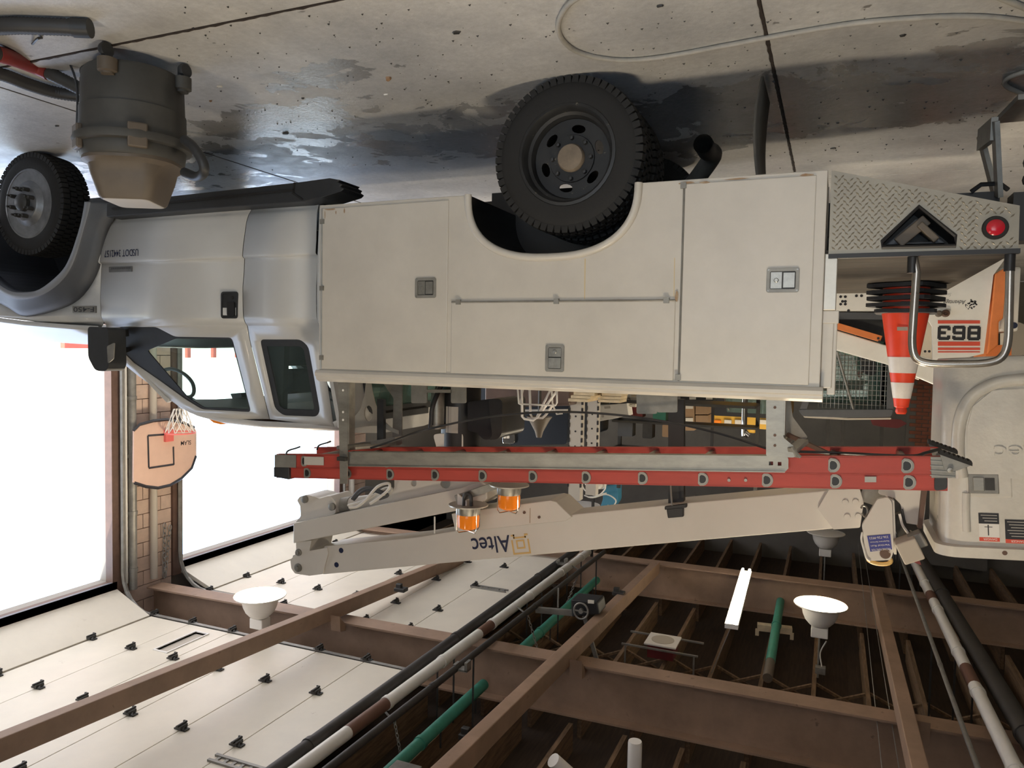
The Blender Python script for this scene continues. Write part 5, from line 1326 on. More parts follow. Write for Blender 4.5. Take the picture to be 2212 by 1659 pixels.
# ================================================================== BASKETBALL BACKBOARD on the pillar
XBk = 8.78
def wy(px, py): p = on_x(px, py, XBk); return (p.y, p.z)
BB = thing('basketball_backboard', (XBk, 7.9, wy(340, 915)[1]), 'fan-shaped pink backboard with hoop and net hung on the block pillar', 'backboard')
shape = [wy(*p) for p in ((288, 928), (300, 916), (330, 908), (360, 905), (395, 912), (418, 922), (423, 932), (423, 988), (412, 1010), (390, 1032), (365, 1047), (340, 1053), (312, 1050), (287, 1042))]
MB().prism(shape, 'yz', XBk - .012, XBk + .012).build('board', 'board_pink', BB)
def strip(pts, w, name, m_, par=BB):
    MB().tube([(XBk - .014, y, z) for y, z in [wy(*p) for p in pts]], w, 4).build(name, m_, par)
strip([(289, 1043), (314, 1051), (340, 1054), (366, 1048), (391, 1033), (413, 1011), (422, 985)], .022, 'black_border', 'decal_black')
strip([(287, 930), (300, 917), (330, 909), (360, 906), (395, 913), (418, 923)], .022, 'black_border', 'decal_black')
strip([(318, 941), (372, 937)], .014, 'target_square', 'decal_black'); strip([(318, 941), (320, 1010)], .014, 'target_square', 'decal_black'); strip([(320, 1011), (374, 1003)], .014, 'target_square', 'decal_black'); strip([(374, 1003), (373, 965)], .014, 'target_square', 'decal_black')
p0 = on_x(413, 951, XBk - .015); p1 = on_x(391, 953, XBk - .015)
lettering('SLAM', 'lettering', 'decal_black', BB, p0, (p1 - p0).normalized(), (0, 0, 1), .065, (p1 - p0).length, -.002, .02)
p0 = on_x(421, 940, XBk - .015); p1 = on_x(421, 978, XBk - .015)
lettering('GRAFFITI', 'lettering', 'label_grey', BB, p0, (0, 0, 1), (0, 1, 0), .035, .24, .002)
rc = on_x(392, 935, XBk - .28); rcz = rc.z; rcy = rc.y; rcx = XBk - .25
MB().tube([(rcx + .2 * math.cos(t), rcy + .2 * math.sin(t), rcz) for t in [2 * math.pi * i / 28 for i in range(28)]], .011, 8, closed=True).build('hoop', 'hoop_red', BB, 60)
MB().box(XBk - .06, XBk - .01, rcy - .07, rcy + .07, rcz - .03, rcz + .14).build('hoop_bracket', 'hoop_red', BB, bevel=.006)
net = MB()
for k in range(12):
    a_ = 2 * math.pi * k / 12
    for s_ in (1, -1):
        net.tube(smoothpath([(rcx + (.2 - .12 * t) * math.cos(a_ + s_ * t * .9), rcy + (.2 - .12 * t) * math.sin(a_ + s_ * t * .9), rcz - .34 * t) for t in (0, .33, .66, 1)], 2), .006, 4)
net.build('net', 'net_white', BB)
# ================================================================== SKID STEER LOADER
YS = 8.0
SK = thing('skid_steer', (.0, 8.75, 0), 'white and orange skid steer loader with mesh side screen behind the tail shelf', 'loader')
def ys(l, Y=YS): return SL(l, Y)
# rear upright with the number
UPR = [(-1.40, .55), S(2146, 594, YS), S(2125, 764, YS), S(2015, 790, YS), S(2014, 705, YS), S(2006, 692, YS), S(1985, 690, YS), (-.70, .55)]
for y in (YS, 9.42): 
    o = MB().prism(UPR, 'xz', y, y + .06).build('rear_upright', 'skid_white', SK)
    if y == YS: ru = o
p0 = on_y(2119, 704, YS - .004); p1 = on_y(2026, 704, YS - .004)
zz0, zz1 = on_y(2070, 704, YS).z, on_y(2070, 735, YS).z; dw = (p1.x - p0.x) / 3.3; dh = zz1 - zz0; th = dh * .2
SEG = {'8': 'abcdefg', '6': 'acdefg', '3': 'abcdg'}
for i_, ch_ in enumerate('863'):
    x0 = p0.x + i_ * dw * 1.15; m = MB()
    R_ = {'a': (x0 + th * .35, x0 + dw - th * .35, zz1 - th, zz1), 'g': (x0 + (th * .3 if ch_ != '3' else dw * .35), x0 + dw - th * .3, (zz0 + zz1 - th) / 2, (zz0 + zz1 + th) / 2), 'd': (x0 + th * .35, x0 + dw - th * .35, zz0, zz0 + th), 'f': (x0, x0 + th, (zz0 + zz1) / 2, zz1 - th * .4), 'b': (x0 + dw - th, x0 + dw, (zz0 + zz1) / 2, zz1 - th * .4), 'e': (x0, x0 + th, zz0 + th * .4, (zz0 + zz1) / 2), 'c': (x0 + dw - th, x0 + dw, zz0 + th * .4, (zz0 + zz1) / 2)}
    for s_ in SEG[ch_]:
        a_, b_, c_, d_ = R_[s_]; m.box(a_, b_, YS - (.006 if s_ in 'adg' else .0056), YS - .0005, c_, d_)
    if ch_ == '6': m.box(x0 + dw - th, x0 + dw, YS - .0052, YS - .0005, zz1 - th * 1.5, zz1 - th * .4)
    if ch_ == '3':
        m.box(x0, x0 + th, YS - .0052, YS - .0005, zz1 - th * 1.6, zz1 - th * .4); m.box(x0, x0 + th, YS - .0052, YS - .0005, zz0 + th * .4, zz0 + th * 1.6)
    m.build('lettering', 'decal_black', ru)
for a, b in ((692, 699), (738, 747), (751, 756), (759, 761.5)):
    q = SL([(2117, a), (2026, a), (2026, b), (2117, b)], YS - .004); MB().prism(q, 'xz', YS - .004, YS).build('red_stripe', 'decal_red', ru)
p0 = on_y(2086, 652, YS - .003); p1 = on_y(2038, 652, YS - .003)
lettering('Advantage', 'lettering', 'decal_black', ru, (p0.x, YS - .003, on_y(2060, 646, YS).z), (1, 0, 0), (0, 0, 1), .05, p1.x - p0.x, .001, 0, .3)
lettering('Series', 'lettering', 'label_grey', ru, (on_y(2054, 652, YS).x, YS - .003, on_y(2060, 646, YS).z - .055), (1, 0, 0), (0, 0, 1), .03, .08, .001, 0, .3)
# worn speckled emblem and grimy bolt hole
em = MB()
for i in range(46):
    a_ = random.random() * 6.28; r_ = random.random() ** .7; cx, cz = S(2099 + 14 * r_ * math.cos(a_), 657 + 10 * r_ * math.sin(a_) - 4 * r_ * math.cos(a_), YS); s_ = random.uniform(.003, .009)
    em.add([(cx - s_, YS - .002, cz), (cx, YS - .002, cz - s_), (cx + s_ * 1.3, YS - .002, cz), (cx, YS - .002, cz + s_)], [(0, 1, 2, 3)])
em.build('worn_emblem', 'decal_black', ru)['kind'] = 'stuff'
g0 = S(2042, 677, YS); MB().lathe([(.035, 0), (.035, -.03), (.02, -.04), (.012, -.02), (0, -.02)], (g0[0], YS, g0[1]), 'y', 14).build('pivot_pin', 'rust_brown', ru, 40)
g0 = S(2027, 678, YS); MB().lathe([(.03, 0), (.03, -.05), (.018, -.06), (0, -.06)], (g0[0], YS, g0[1]), 'y', 12).build('pivot_boss', 'vac_tan', ru, 40)
MB().prism(SL([(2149, 592), (2168, 580), (2174, 590), (2166, 688), (2157, 695), (2156, 745), (2132, 765)], YS - .01), 'xz', YS - .03, YS + .3).build('rear_plate', 'skid_orange', SK, bevel=.01)
MB().prism(SL([(2160, 578), (2206, 576), (2199, 716), (2158, 716)], YS + .35), 'xz', YS + .35, YS + 1.2).build('tailgate', 'skid_white', SK, bevel=.02)
g0 = S(2190, 703, YS + .35); MB().lathe([(.03, 0), (.03, -.004), (0, -.004)], (g0[0], YS + .35, g0[1]), 'y', 16).build('round_emblem', 'navy', SK)
MB().prism(SL([(2130, 747), (2185, 744), (2185, 768), (2130, 772)], YS + .4), 'xz', YS + .4, YS + 1.1).build('rear_guard', 'skid_orange', SK)
# lift arms
for y in (YS + .02, 9.40):
    MB().prism(SL([(1770, 702), (1809, 714), (1908, 744), (2020, 778), (2020, 832), (1914, 787), (1795, 754), (1700, 725), (1700, 690)], YS), 'xz', y, y + .08).build('lift_arm', 'skid_white', SK, bevel=.01)
MB().prism(SL([(1760, 690), (1809, 697), (1906, 726), (1901, 739), (1809, 712), (1760, 698)], YS), 'xz', YS - .01, YS + .02).build('arm_strip', 'skid_orange', SK, bevel=.004)
for px, py in ((1897, 731), (1899, 738), (1998, 759), (2007, 759)): MB().lathe([(.012, 0), (.012, -.004)], (S(px, py, YS)[0], YS - .012, S(px, py, YS)[1]), 'y', 8).build('bolt', 'decal_black', SK)
# body, chaincase, wheels
MB().box(-1.3, 1.15, 8.12, 9.36, .28, 1.05).build('body', 'skid_white', SK, bevel=.03)
MB().prism(SL([(1760, 632), (1885, 632), (1905, 640), (1905, 672), (1760, 672)], YS + .02), 'xz', YS + .02, YS + .1).build('side_panel', 'skid_white', SK, bevel=.006)
MB().prism(SL([(1760, 674), (1910, 676), (1910, 690), (1760, 690)], YS + .04), 'xz', YS + .04, YS + .2).build('side_step', 'grey_plastic', SK)
MB().prism(SL([(1760, 692), (1905, 690), (1930, 690), (1935, 740), (1905, 738), (1760, 700)], YS + .16), 'xz', YS + .16, YS + .3).build('engine_cover', 'black_plastic', SK)
for px, py in ((1816, 641), (1826, 641), (1820, 651), (1826, 651), (1816, 657), (1826, 657), (1833, 671), (1850, 639), (1861, 639)): MB().lathe([(.014, 0), (.014, -.002)], (S(px, py, YS + .02)[0], YS + .02, S(px, py, YS + .02)[1]), 'y', 8).build('panel_hole', 'decal_black', SK)
for x in (-.75, .55):
    for y in (8.12, 9.36):
        s_ = 1 if y > 9 else -1
        w_ = MB().lathe([(.20, -.13), (.26, -.15), (.36, -.15), (.40, -.11), (.41, 0), (.40, .11), (.36, .15), (.26, .15), (.20, .13)], (x, y + s_ * .13 - s_ * .02, .41), 'y', 30, closed=True).build('wheel', 'rubber', SK, 35)
        MB().lathe([(.20, 0), (.18, .03), (0, .03)], (x, y + s_ * .13, .41), 'y', 24).build('rim', 'skid_orange', w_, 40)
# bucket attachment
MB().prism([(1.15, .12), (1.75, .06), (1.78, .10), (1.35, .35), (1.25, .75), (1.15, .75)], 'xz', 8.0, 9.5).build('loader_bucket', 'dark_metal', SK)
# cab: roof, posts, screens, seat
MB().prism(rpoly(SL([(1724, 884), (1735, 899), (1830, 902), (1925, 900), (1930, 884)], YS + .1), .02, 2), 'xz', YS + .06, 9.3).build('cab_roof', 'grey_plastic', SK, bevel=.02)
MB().prism(rpoly(SL([(1735, 897), (1830, 903), (1925, 902), (1925, 906), (1830, 907), (1737, 902)], YS + .1), .01, 2), 'xz', YS + .08, 9.28).build('roof_edge', 'beige_panel', SK)
for y in (YS + .1, 9.28):
    MB().bar(on_y(1735, 885, y) if y < 9 else Vector((.25, y, 2.03)), on_y(1775, 760, YS + .1) + Vector((0, y - YS - .1, 0)), .06, .06).build('cab_post', 'grey_plastic', SK)
    MB().bar(Vector((S(1922, 885, YS + .1)[0], y, 2.0)), Vector((S(1925, 780, YS + .1)[0], y, 1.4)), .06, .06).build('cab_post', 'grey_plastic', SK)
# side screen: two families of wires
scr = MB(); YC = YS + .1
xL0, xR0 = S(1768, 870, YC)[0], S(1920, 870, YC)[0]
zT, zBm = S(1840, 884, YC)[1], S(1840, 740, YC)[1]
n = 17
for i in range(n + 1):
    x = xR0 + (xL0 - xR0) * i / n; zb = S(1914, 787, YC)[1] + (x - S(1914, 787, YC)[0]) * (S(1795, 754, YC)[1] - S(1914, 787, YC)[1]) / (S(1795, 754, YC)[0] - S(1914, 787, YC)[0])
    scr.tube([(x, YC, zb - .03), (x, YC, zT)], .003, 4)
for i in range(14):
    z = zT - .048 * i; 
    if z < zBm: break
    scr.tube([(xL0, YC, z), (xR0, YC, z)], .003, 4)
scr.build('side_screen', 'galv_dull', SK)
MB().tube([on_y(1808, 760, YC - .02), on_y(1844, 886, YC - .02)], .012, 8).build('screen_bar', 'galv', SK)
MB().box(xR0 - .02, xL0 + .1, 9.26, 9.27, 1.1, 2.0).build('far_window', 'glass_green', SK)
MB().box(xR0 - .01, xR0, YC + .05, 9.25, 1.2, 2.0).build('rear_window', 'glass_dark', SK)
MB().prism(rpoly([(-.35, 1.0), (.1, 1.0), (.1, 1.15), (-.2, 1.18), (-.3, 1.65), (-.42, 1.65)], .05, 3), 'xz', 8.5, 9.0).build('seat', 'black_plastic', SK, 40)
MB().bar((.05, 8.3, 1.5), (.2, 8.9, 1.3), .04, .04).build('lap_bar', 'galv_dull', SK)
# ================================================================== THINGS BEHIND THE TRUCK
# dark van with stacked tail lamps
VN = thing('parked_van', (4.2, 9.6, 0), 'dark parked van with a chrome framed red and white tail lamp', 'van')
vy = 9.0
MB().prism(rpoly([S(1100, 962, vy), S(1225, 960, vy), S(1228, 880, vy), (S(1228, 870, vy)[0], .35), (5.9, .35), (5.9, 1.9), (5.5, 2.4), (S(1085, 975, vy)[0], 2.45)], .05, 3), 'xz', vy, vy + 1.9).build('body', 'dark_blue', VN, bevel=.03)
lf = SL([(1086, 912), (1112, 912), (1112, 958), (1086, 958)], vy - .02)
MB().prism(rpoly(lf, .03, 3), 'xz', vy - .03, vy).build('lamp_frame', 'chrome', VN, bevel=.008)
for i in range(2):
    for j in range(2):
        a_ = 1088 + i * 7; b_ = 921 + j * 15
        MB().prism(SL([(a_, b_), (a_ + 6, b_), (a_ + 6, b_ + 11), (a_, b_ + 11)], vy - .03), 'xz', vy - .04, vy - .03).build('lamp_lens', 'red_lens' if j == 0 else 'stone_white', VN, bevel=.004)
for x in (3.2, 5.2): MB().lathe([(0, -.1), (.33, -.1), (.36, 0), (.33, .1), (0, .1)], (x, vy + .12, .36), 'y', 24).build('wheel', 'rubber', VN, 35)
TB = thing('covered_pallet', (3.0, 8.5, 0), 'low load under a shiny brown tarpaulin behind the pedestal', 'pallet')
tb = [(S(1216, 860, 8.0)[0], 0.0), (S(1025, 860, 8.0)[0], 0.0), (S(1027, 886, 8.0)[0], S(1027, 884, 8.0)[1]), (S(1216, 884, 8.0)[0], S(1216, 880, 8.0)[1])]
MB().prism(tb, 'xz', 8.25, 8.9).build('tarpaulin', 'tarp_brown', TB, bevel=.03)
MB().prism(SL([(1025, 886), (1225, 884), (1225, 888), (1025, 890)], 8.22), 'xz', 8.22, 8.25).build('edge_batten', 'label_grey', TB)
# reflector bowl lamp
rb_ = on_y(1166, 922, 8.0)
LM = thing('work_lamp', (rb_.x, 7.98, 0), 'black bowl-shaped work lamp on a stand in front of the van', 'lamp')
MB().lathe([(.03, .12), (.05, .05), (.12, -.08), (.15, -.12), (.13, -.11), (.04, .03)], (rb_.x, 7.98, rb_.z), 'z', 24).build('bowl', 'vac_tan', LM, 40)
MB().tube([(rb_.x, 7.98, .02), (rb_.x, 7.98, rb_.z - .08)], .02, 8).lathe([(.14, 0), (.14, .02), (.03, .05)], (rb_.x, 7.98, 0), 'z', 20).build('stand', 'dark_metal', LM, 40)
# cantilever rack with lumber
RK = thing('cantilever_rack', (2.2, 8.6, 0), 'grey punched-steel rack with two tall columns behind the boom', 'rack')
def column(px0, px1, Y):
    xa, xb = sorted((S(px0, 1000, Y)[0], S(px1, 1000, Y)[0])); z1 = 3.25
    c_ = MB().box(xa, xb, Y, Y + .12, .0, z1).build('rack_column', 'label_grey', RK)
    t_ = MB(); z = 1.6
    while z < 3.1:
        t_.box(xa - .012, xa + .005, Y - .005, Y + .03, z, z + .05).box(xb - .005, xb + .012, Y - .005, Y + .03, z, z + .05); z += .09
    t_.build('column_notches', 'decal_black', c_)['kind'] = 'stuff'
    z = 1.7
    while z < 3.1: MB().lathe([(.012, 0), (.012, -.003)], ((xa + xb) / 2, Y, z), 'y', 8).build('bolt_hole', 'decal_black', c_); z += .18
    MB().box(xa - .05, xb + .05, Y - .9, Y + .2, 0, .1).build('rack_foot', 'label_grey', RK)
    return xa
column(1229, 1254, 8.5); column(1266, 1288, 8.9)
sh_ = on_y(1250, 848, 9.6).z
for px in (1241, 1277): MB().bar((S(px, 900, 8.5)[0], 8.5, 1.78), (S(px, 900, 8.5)[0], 7.8, 1.80), .06, .06).build('rack_arm', 'label_grey', RK)
MB().bar((S(1241, 900, 8.5)[0], 8.55, .6), (S(1277, 900, 8.9)[0], 8.95, .6), .05, .08).build('rack_brace', 'label_grey', RK)
random.seed(5)
k = 0
for r_ in range(5):
    for c_ in range(2):
        k += 1
        pz = 1.845 + r_ * .037; px = 1248 + random.uniform(-6, 6) + c_ * 55
        x = S(px, 860, 8.1)[0]
        o = MB().box(x - .19 - random.random() * .03, x + .03, 7.95 + .1 * c_, 8.35, pz, pz + .032).build('lumber_offcut', 'lumber'); tag(o, ('lowest', 'second lowest', 'middle', 'second highest', 'highest')[r_] + ' pale lumber offcut in the ' + ('pile nearer the wire basket' if c_ == 0 else 'pile nearer the white carton'), 'board', 'lumber on the rack')
for i, (px, py) in enumerate(((1340, 853), (1355, 853), (1338, 860), (1352, 861), (1366, 859), (1343, 867), (1358, 868), (1370, 866), (1365, 873))):
    x, z = S(px, py, 10.3)
    tag(MB().box(x - .05, x + .03, 10.3, 10.6, z, z + .04).build('lumber_stick', 'stone_white'), ('bottom stick nearest the loader', 'bottom stick nearest the cab', 'lower middle stick on the cab side', 'lower middle stick in the centre', 'lower middle stick on the loader side', 'upper stick on the cab side', 'upper stick in the centre', 'upper stick on the loader side', 'topmost stick')[i] + ' in the pale bundle seen end-on', 'stick', 'bundle of sticks')
bx0 = SL([(1289, 876), (1354, 871), (1358, 898), (1296, 910)], 10.2)
CB_ = thing('carton', (S(1325, 890, 10.2)[0], 10.3, min(p[1] for p in bx0)), 'white printed carton tipped in front of the sticks', 'carton')
MB().prism(bx0, 'xz', 10.2, 10.45).build('box', 'paper_white', CB_, bevel=.004)
g0 = S(1302, 899, 10.2); MB().lathe([(.02, 0), (.02, -.002), (0, -.002)], (g0[0], 10.2, g0[1]), 'y', 14).build('round_mark', 'label_grey', CB_)
MB().prism(SL([(1305, 878), (1318, 877), (1319, 882), (1306, 883)], 10.2), 'xz', 10.197, 10.2).build('printed_block', 'label_grey', CB_)
# shelf the cartons rest on
zsh = min(p[1] for p in bx0)
SHF = thing('steel_shelf', (1.8, 10.6, 0), 'dark steel shelf under the cartons between the rack and the yellow truck', 'shelf')
MB().box(.9, 2.9, 10.15, 10.9, zsh - .04, zsh - .005).build('shelf_board', 'dark_metal', SHF)
for x in (.9, 2.85): MB().box(x, x + .05, 10.85, 10.9, 0, 3.5).build('shelf_post', 'dark_metal', SHF)
for z in (2.45, 2.85, 3.2): MB().box(.9, 2.9, 10.5, 10.9, z, z + .03).build('shelf_board', 'dark_metal', SHF)
# black post with bright edge
# cardboard boxes by the yellow truck
for i, (a, b, c, d, l) in enumerate(((1480, 1500, 870, 930, 'narrow labelled cardboard box stacked left of the brown boxes'), (1502, 1530, 868, 895, 'lower brown cardboard box beside the yellow truck'), (1502, 1530, 897, 922, 'upper brown cardboard box beside the yellow truck'))):
    P = SL([(a, c), (b, c), (b, d), (a, d)], 11.5)
    T_ = thing('cardboard_box', ((P[0][0] + P[1][0]) / 2, 11.6, P[0][1]), l, 'box')
    MB().prism(P, 'xz', 11.5, 11.8).build('carton', 'cardboard', T_, bevel=.006)
    if i == 0:
        for q in (873, 903): MB().prism(SL([(a + 1, q), (b - 3, q), (b - 3, q + 10), (a + 1, q + 10)], 11.49), 'xz', 11.49, 11.5).build('label', 'stone_white', T_)
P = SL([(1475, 866), (1535, 866), (1535, 870), (1475, 870)], 11.5)
SH2 = thing('storage_shelf', ((P[0][0] + P[1][0]) / 2, 11.7, 0), 'dark shelving holding the cardboard boxes', 'shelf')
MB().prism(SL([(1470, 856), (1540, 856), (1540, 867), (1470, 867)], 11.45), 'xz', 11.45, 11.9).build('shelf_board', 'black_paint', SH2)
for px in (1497, 1533): MB().prism(SL([(px - 8, 858), (px + 6, 858), (px + 6, 863), (px - 8, 863)], 11.44), 'xz', 11.44, 11.45).build('shelf_tag', 'stone_white', SH2)
for px in (1472, 1538): x = S(px, 900, 11.8)[0]; MB().box(x - .02, x + .02, 11.85, 11.9, 0, 3.0).build('shelf_post', 'black_paint', SH2)
# yellow truck facing the camera
YT = thing('yellow_truck', (1.0, 14.2, 0), 'yellow truck facing the camera with roof lamps and dark windscreen', 'truck')
yy = 13.0
xa, xb = S(1702, 900, yy)[0], S(1538, 900, yy)[0]
zr = S(1640, 925, yy)[1]; zl = S(1640, 905, yy)[1]; zw = S(1640, 862, yy)[1]
MB().prism(rpoly([(xa, .5), (xb, .5), (xb, zl), (xb - .08, zr), (xa + .08, zr + .02), (xa, zl)], .06, 3), 'xz', yy, yy + 2.0).build('cab', 'yellow', YT, bevel=.03)
MB().prism(rpoly([(xa + .05, zl - .75), (xb - .03, zl - .75), (xb - .01, zl - .02), (xa + .05, zl - .02)], .06, 3), 'xz', yy - .02, yy + .0).build('windscreen', 'black_paint', YT)
MB().prism([(xa + .1, zl - .72), (xb - .1, zl - .72), (xb - .25, zl - .09), (xa + .1, zl - .09)], 'xz', yy - .03, yy - .02).build('windscreen_glass', 'glass_green', YT)
MB().bar((xb - .02, yy - .03, zl - .7), (xb - .28, yy - .03, zl - .12), .02, .03, (0, 1, 0)).build('wiper', 'chrome', YT)
for px in (1573, 1596, 1650, 1682): 
    c = S(px, 911, yy); MB().box(c[0] - .06, c[0] + .06, yy - .05, yy, c[1] - .035, c[1] + .04).build('roof_lamp', 'stone_white', YT, bevel=.01)
c = S(1549, 911, yy); MB().box(c[0] - .07, c[0] + .06, yy - .04, yy, c[1] - .03, c[1] + .04).build('corner_lamp', 'amber', YT, bevel=.01)
c = S(1622, 930, yy); MB().lathe([(.1, -.03), (.1, .03), (.06, .08), (0, .09)], (c[0], yy + .3, zr + .03), 'z', 14).build('beacon', 'yellow', YT, 40)
MB().box(xa + .1, xb - .1, yy - .9, yy, .55, 1.55).build('hood', 'yellow', YT, bevel=.05)
for x in (xa + .2, xb - .2): MB().lathe([(0, -.14), (.42, -.14), (.46, 0), (.42, .14), (0, .14)], (x, yy - .3, .46), 'x', 24).build('wheel', 'rubber', YT, 35)
# chrome stack belongs to a truck out of sight: upright polished pipe
c0 = on_y(1608, 900, 11.2)
ST = thing('exhaust_stack', (c0.x, 11.2, 0), 'tall polished chrome exhaust stack with a bent tip in front of the yellow truck', 'exhaust')
MB().tube(smoothpath([Vector((c0.x, 11.2, .05)), Vector((c0.x, 11.2, 1.4)), on_y(1607, 925, 11.2), on_y(1609, 935, 11.2), on_y(1617, 942, 11.2)], 5), .042, 12).build('pipe', 'chrome', ST, 50)
MB().lathe([(.12, 0), (.12, .04), (.05, .06)], (c0.x, 11.2, 0), 'z', 16).build('base', 'dark_metal', ST, 40)
# blue unit with a white dome and hanging cables up on the wall, fan-like lamp housings
UN = thing('wall_blower', (S(1300, 1070, 12.0)[0], 12.0, S(1300, 1098, 12.0)[1] - .5), 'blue blower with a white dome and loose white cables under the far girder', 'blower')
b0 = S(1318, 1095, 11.9); b1 = S(1300, 1045, 11.9)
MB().prism(rpoly(SL([(1306, 1048), (1338, 1044), (1338, 1080), (1328, 1096), (1300, 1094), (1306, 1075)], 11.9), .03, 2), 'xz', 11.8, 12.05).build('body', 'blue_plastic', UN, bevel=.02)
c = on_y(1285, 1048, 11.7); MB().lathe([(.0, -.18), (.1, -.16), (.17, -.06), (.18, .0), (.14, .05), (0, .06)], (c.x, 11.75, c.z), 'z', 20).build('dome', 'frosted', UN, 40)
for k_, l in enumerate(([(1255, 1045), (1265, 1060), (1285, 1070), (1310, 1065)], [(1262, 1070), (1280, 1075), (1310, 1068), (1330, 1080), (1325, 1092), (1312, 1092)], [(1308, 1045), (1306, 1058), (1290, 1072), (1270, 1074)])): MB().tube(smoothpath([on_y(a, b, 11.65) for a, b in l], 5), .012, 6).build('cable', 'white_pipe', UN, 60)
MB().bar((c.x + .1, 11.95, 2.6), (c.x + .1, 11.95, 4.9), .04, .04).build('hanger', 'dark_metal', UN)
# back wall: brick pier, red banner, dark shelving
BP = MB().box(-2.9, -1.4, 16.86, 17.0, 0, 5.6).build('wall_back_pier', 'wall_grey'); BP.name = 'wall_pier'; tag(BP, 'red brick pier standing out of the far wall', kind='structure')
bm_ = local_mesh(MB().box(0, .21, -.02, .02, 0, .065), 'brick', 'brick')
for r_ in range(30):
    for c_ in range(6):
        x = -2.9 + c_ * .225 + (.11 if r_ % 2 else 0)
        if x + .21 > -1.4: continue
        inst(bm_, 'brick', (x, 16.86, 1.5 + r_ * .076), BP)
tag(MB().prism(rpoly(SL([(1878, 902), (1945, 906), (1960, 915), (1940, 925), (1905, 922), (1885, 918)], 15.18), .02, 2), 'xz', 15.17, 15.2).build('red_banner', 'maroon'), 'ragged dark red cloth hanging above the loader cab roof', 'cloth')
RS = thing('parts_shelving', (-.6, 15.5, 0), 'dark steel shelving with holed posts along the far wall', 'shelf')
for px in (1788, 1820, 1905): x = S(px, 930, 15.2)[0]; MB().box(x - .03, x + .03, 15.2, 15.26, 0, 3.4).build('shelf_post', 'dark_metal', RS)
xa, xb = S(1910, 930, 15.2)[0], S(1785, 930, 15.2)[0]
for z in (.5, 1.3, 2.1, 2.45): MB().box(xa, xb, 15.2, 15.8, z, z + .05).build('shelf_board', 'dark_metal', RS)
# low clutter on the dark shelving behind the ladder
random.seed(11)
for i, px in enumerate((1330, 1352, 1376, 1400, 1425, 1442)):
    x = S(px, 930, 10.6)[0]; w = random.uniform(.06, .11); h = random.uniform(.12, .3)
    z0 = 2.481 if i % 2 else zsh - .004
    P = rrect(x - w, x + w, z0, z0 + h, .015, 2)
    o = MB().prism(P, 'xz', 10.55, 10.75).build('parts_bin', ('dark_blue', 'grey_plastic', 'maroon', 'dark_metal', 'green_pipe', 'cardboard')[i])
    tag(o, ('dark blue', 'grey', 'dark red', 'black', 'green', 'brown')[i] + ' parts bin standing on the dark steel shelf', 'bin', 'parts bins')
# framed posts behind the bay door column are part of the building; tan canvas by the loader
tag(MB().prism(rpoly(SL([(2180, 690), (2215, 700), (2260, 790), (2180, 800)], 9.9), .05, 3), 'xz', 9.9, 10.4).build('canvas_roll', 'beige_panel', None, bevel=.05), 'tan canvas bundle behind the orange loader plate', 'canvas')
# ================================================================== OVERHEAD PIPES, LAMPS, HARDWARE
def piperun(name, a, b, r, m_, label, rings=(), bands=(), rm=None, n=14):
    a = V3(a); b = V3(b)
    t = thing(name, tuple((a + b) / 2 - Vector((0, 0, r))), label, 'pipe')
    cuts = [0]
    for b0, b1 in bands: cuts += [b0, b1]
    cuts.append(1)
    for i in range(len(cuts) - 1):
        MB().tube([a + (b - a) * cuts[i], a + (b - a) * cuts[i + 1]], r * (1 if i % 2 == 0 else 1.01), n).build('pipe_section', m_ if i % 2 == 0 else 'band_brown', t, 40)
    d = (b - a).normalized()
    for q in rings: p = a + (b - a) * q; MB().tube([p - d * .03, p + d * .03], r * 1.14, n).build('coupling', rm or m_, t, 40)
    # strap hangers up to the joists
    for q in (.15, .45, .75, .95):
        p = a + (b - a) * q
        if 5.56 - p.z > .1: MB().bar(p + Vector((0, 0, r)), Vector((p.x, p.y, 5.555)), .02, .006, (0, 1, 0)).build('strap', 'dark_metal', t)
    return t
Z_ = 5.0
def cz(px, py, z=Z_): return on_z(px, py, z)
def ext(a, b, ya, yb):
    """the same straight run, from depth ya to depth yb"""
    d = (b - a) / (b.y - a.y); return a + d * (ya - a.y), a + d * (yb - a.y)
a, b = ext(cz(660, 1650, 4.74), cz(1260, 1200, 4.82), 3.2, 12.0)
piperun('vent_pipe', a, b, .058, 'white_pipe', 'long white pipe with brown bands running overhead past the open door panels', (.12, .3, .42, .56, .70, .84, .95), ((.23, .30), (.52, .56)))
a, b = ext(cz(628, 1640, 4.77), cz(1225, 1203, 4.84), 3.2, 12.0)
piperun('drain_pipe', a, b, .062, 'black_pipe', 'thick black pipe just behind the white overhead pipe', (.2, .5, .8))
a, b = ext(cz(735, 1640, 4.72), cz(1285, 1208, 4.80), 3.2, 12.0)
thinp = piperun('drain_pipe', a, b, .035, 'black_pipe', 'thin black pipe in front of the white overhead pipe', (.35, .65))
a, b = ext(cz(870, 1640, 5.3), cz(1290, 1252, 5.32), 3.6, 7.66)
piperun('water_pipe', a, b, .062, 'green_pipe', 'green pipe between the joists in the nearest bay beside the white pipe', (.25, .65))
a, b = ext(cz(870, 1640, 5.3), cz(1290, 1252, 5.32), 8.02, 12.05)
piperun('water_pipe', a, b, .062, 'green_pipe', 'green pipe between the joists in the middle bay behind the black motor', (.35, .75))
a, b = cz(1692, 1262, 5.3), cz(1664, 1430, 5.3)
t = piperun('water_pipe', b, a, .06, 'green_pipe', 'green pipe with a tan end near the lit round lamp', (.4,))
a2 = cz(1658, 1465, 5.3); MB().tube([b, a2], .058, 14).build('pipe_end', 'vac_tan', t, 40)
a, b = ext(cz(2190, 1656, 4.68), cz(1988, 1240, 4.70), 3.5, 16.9)
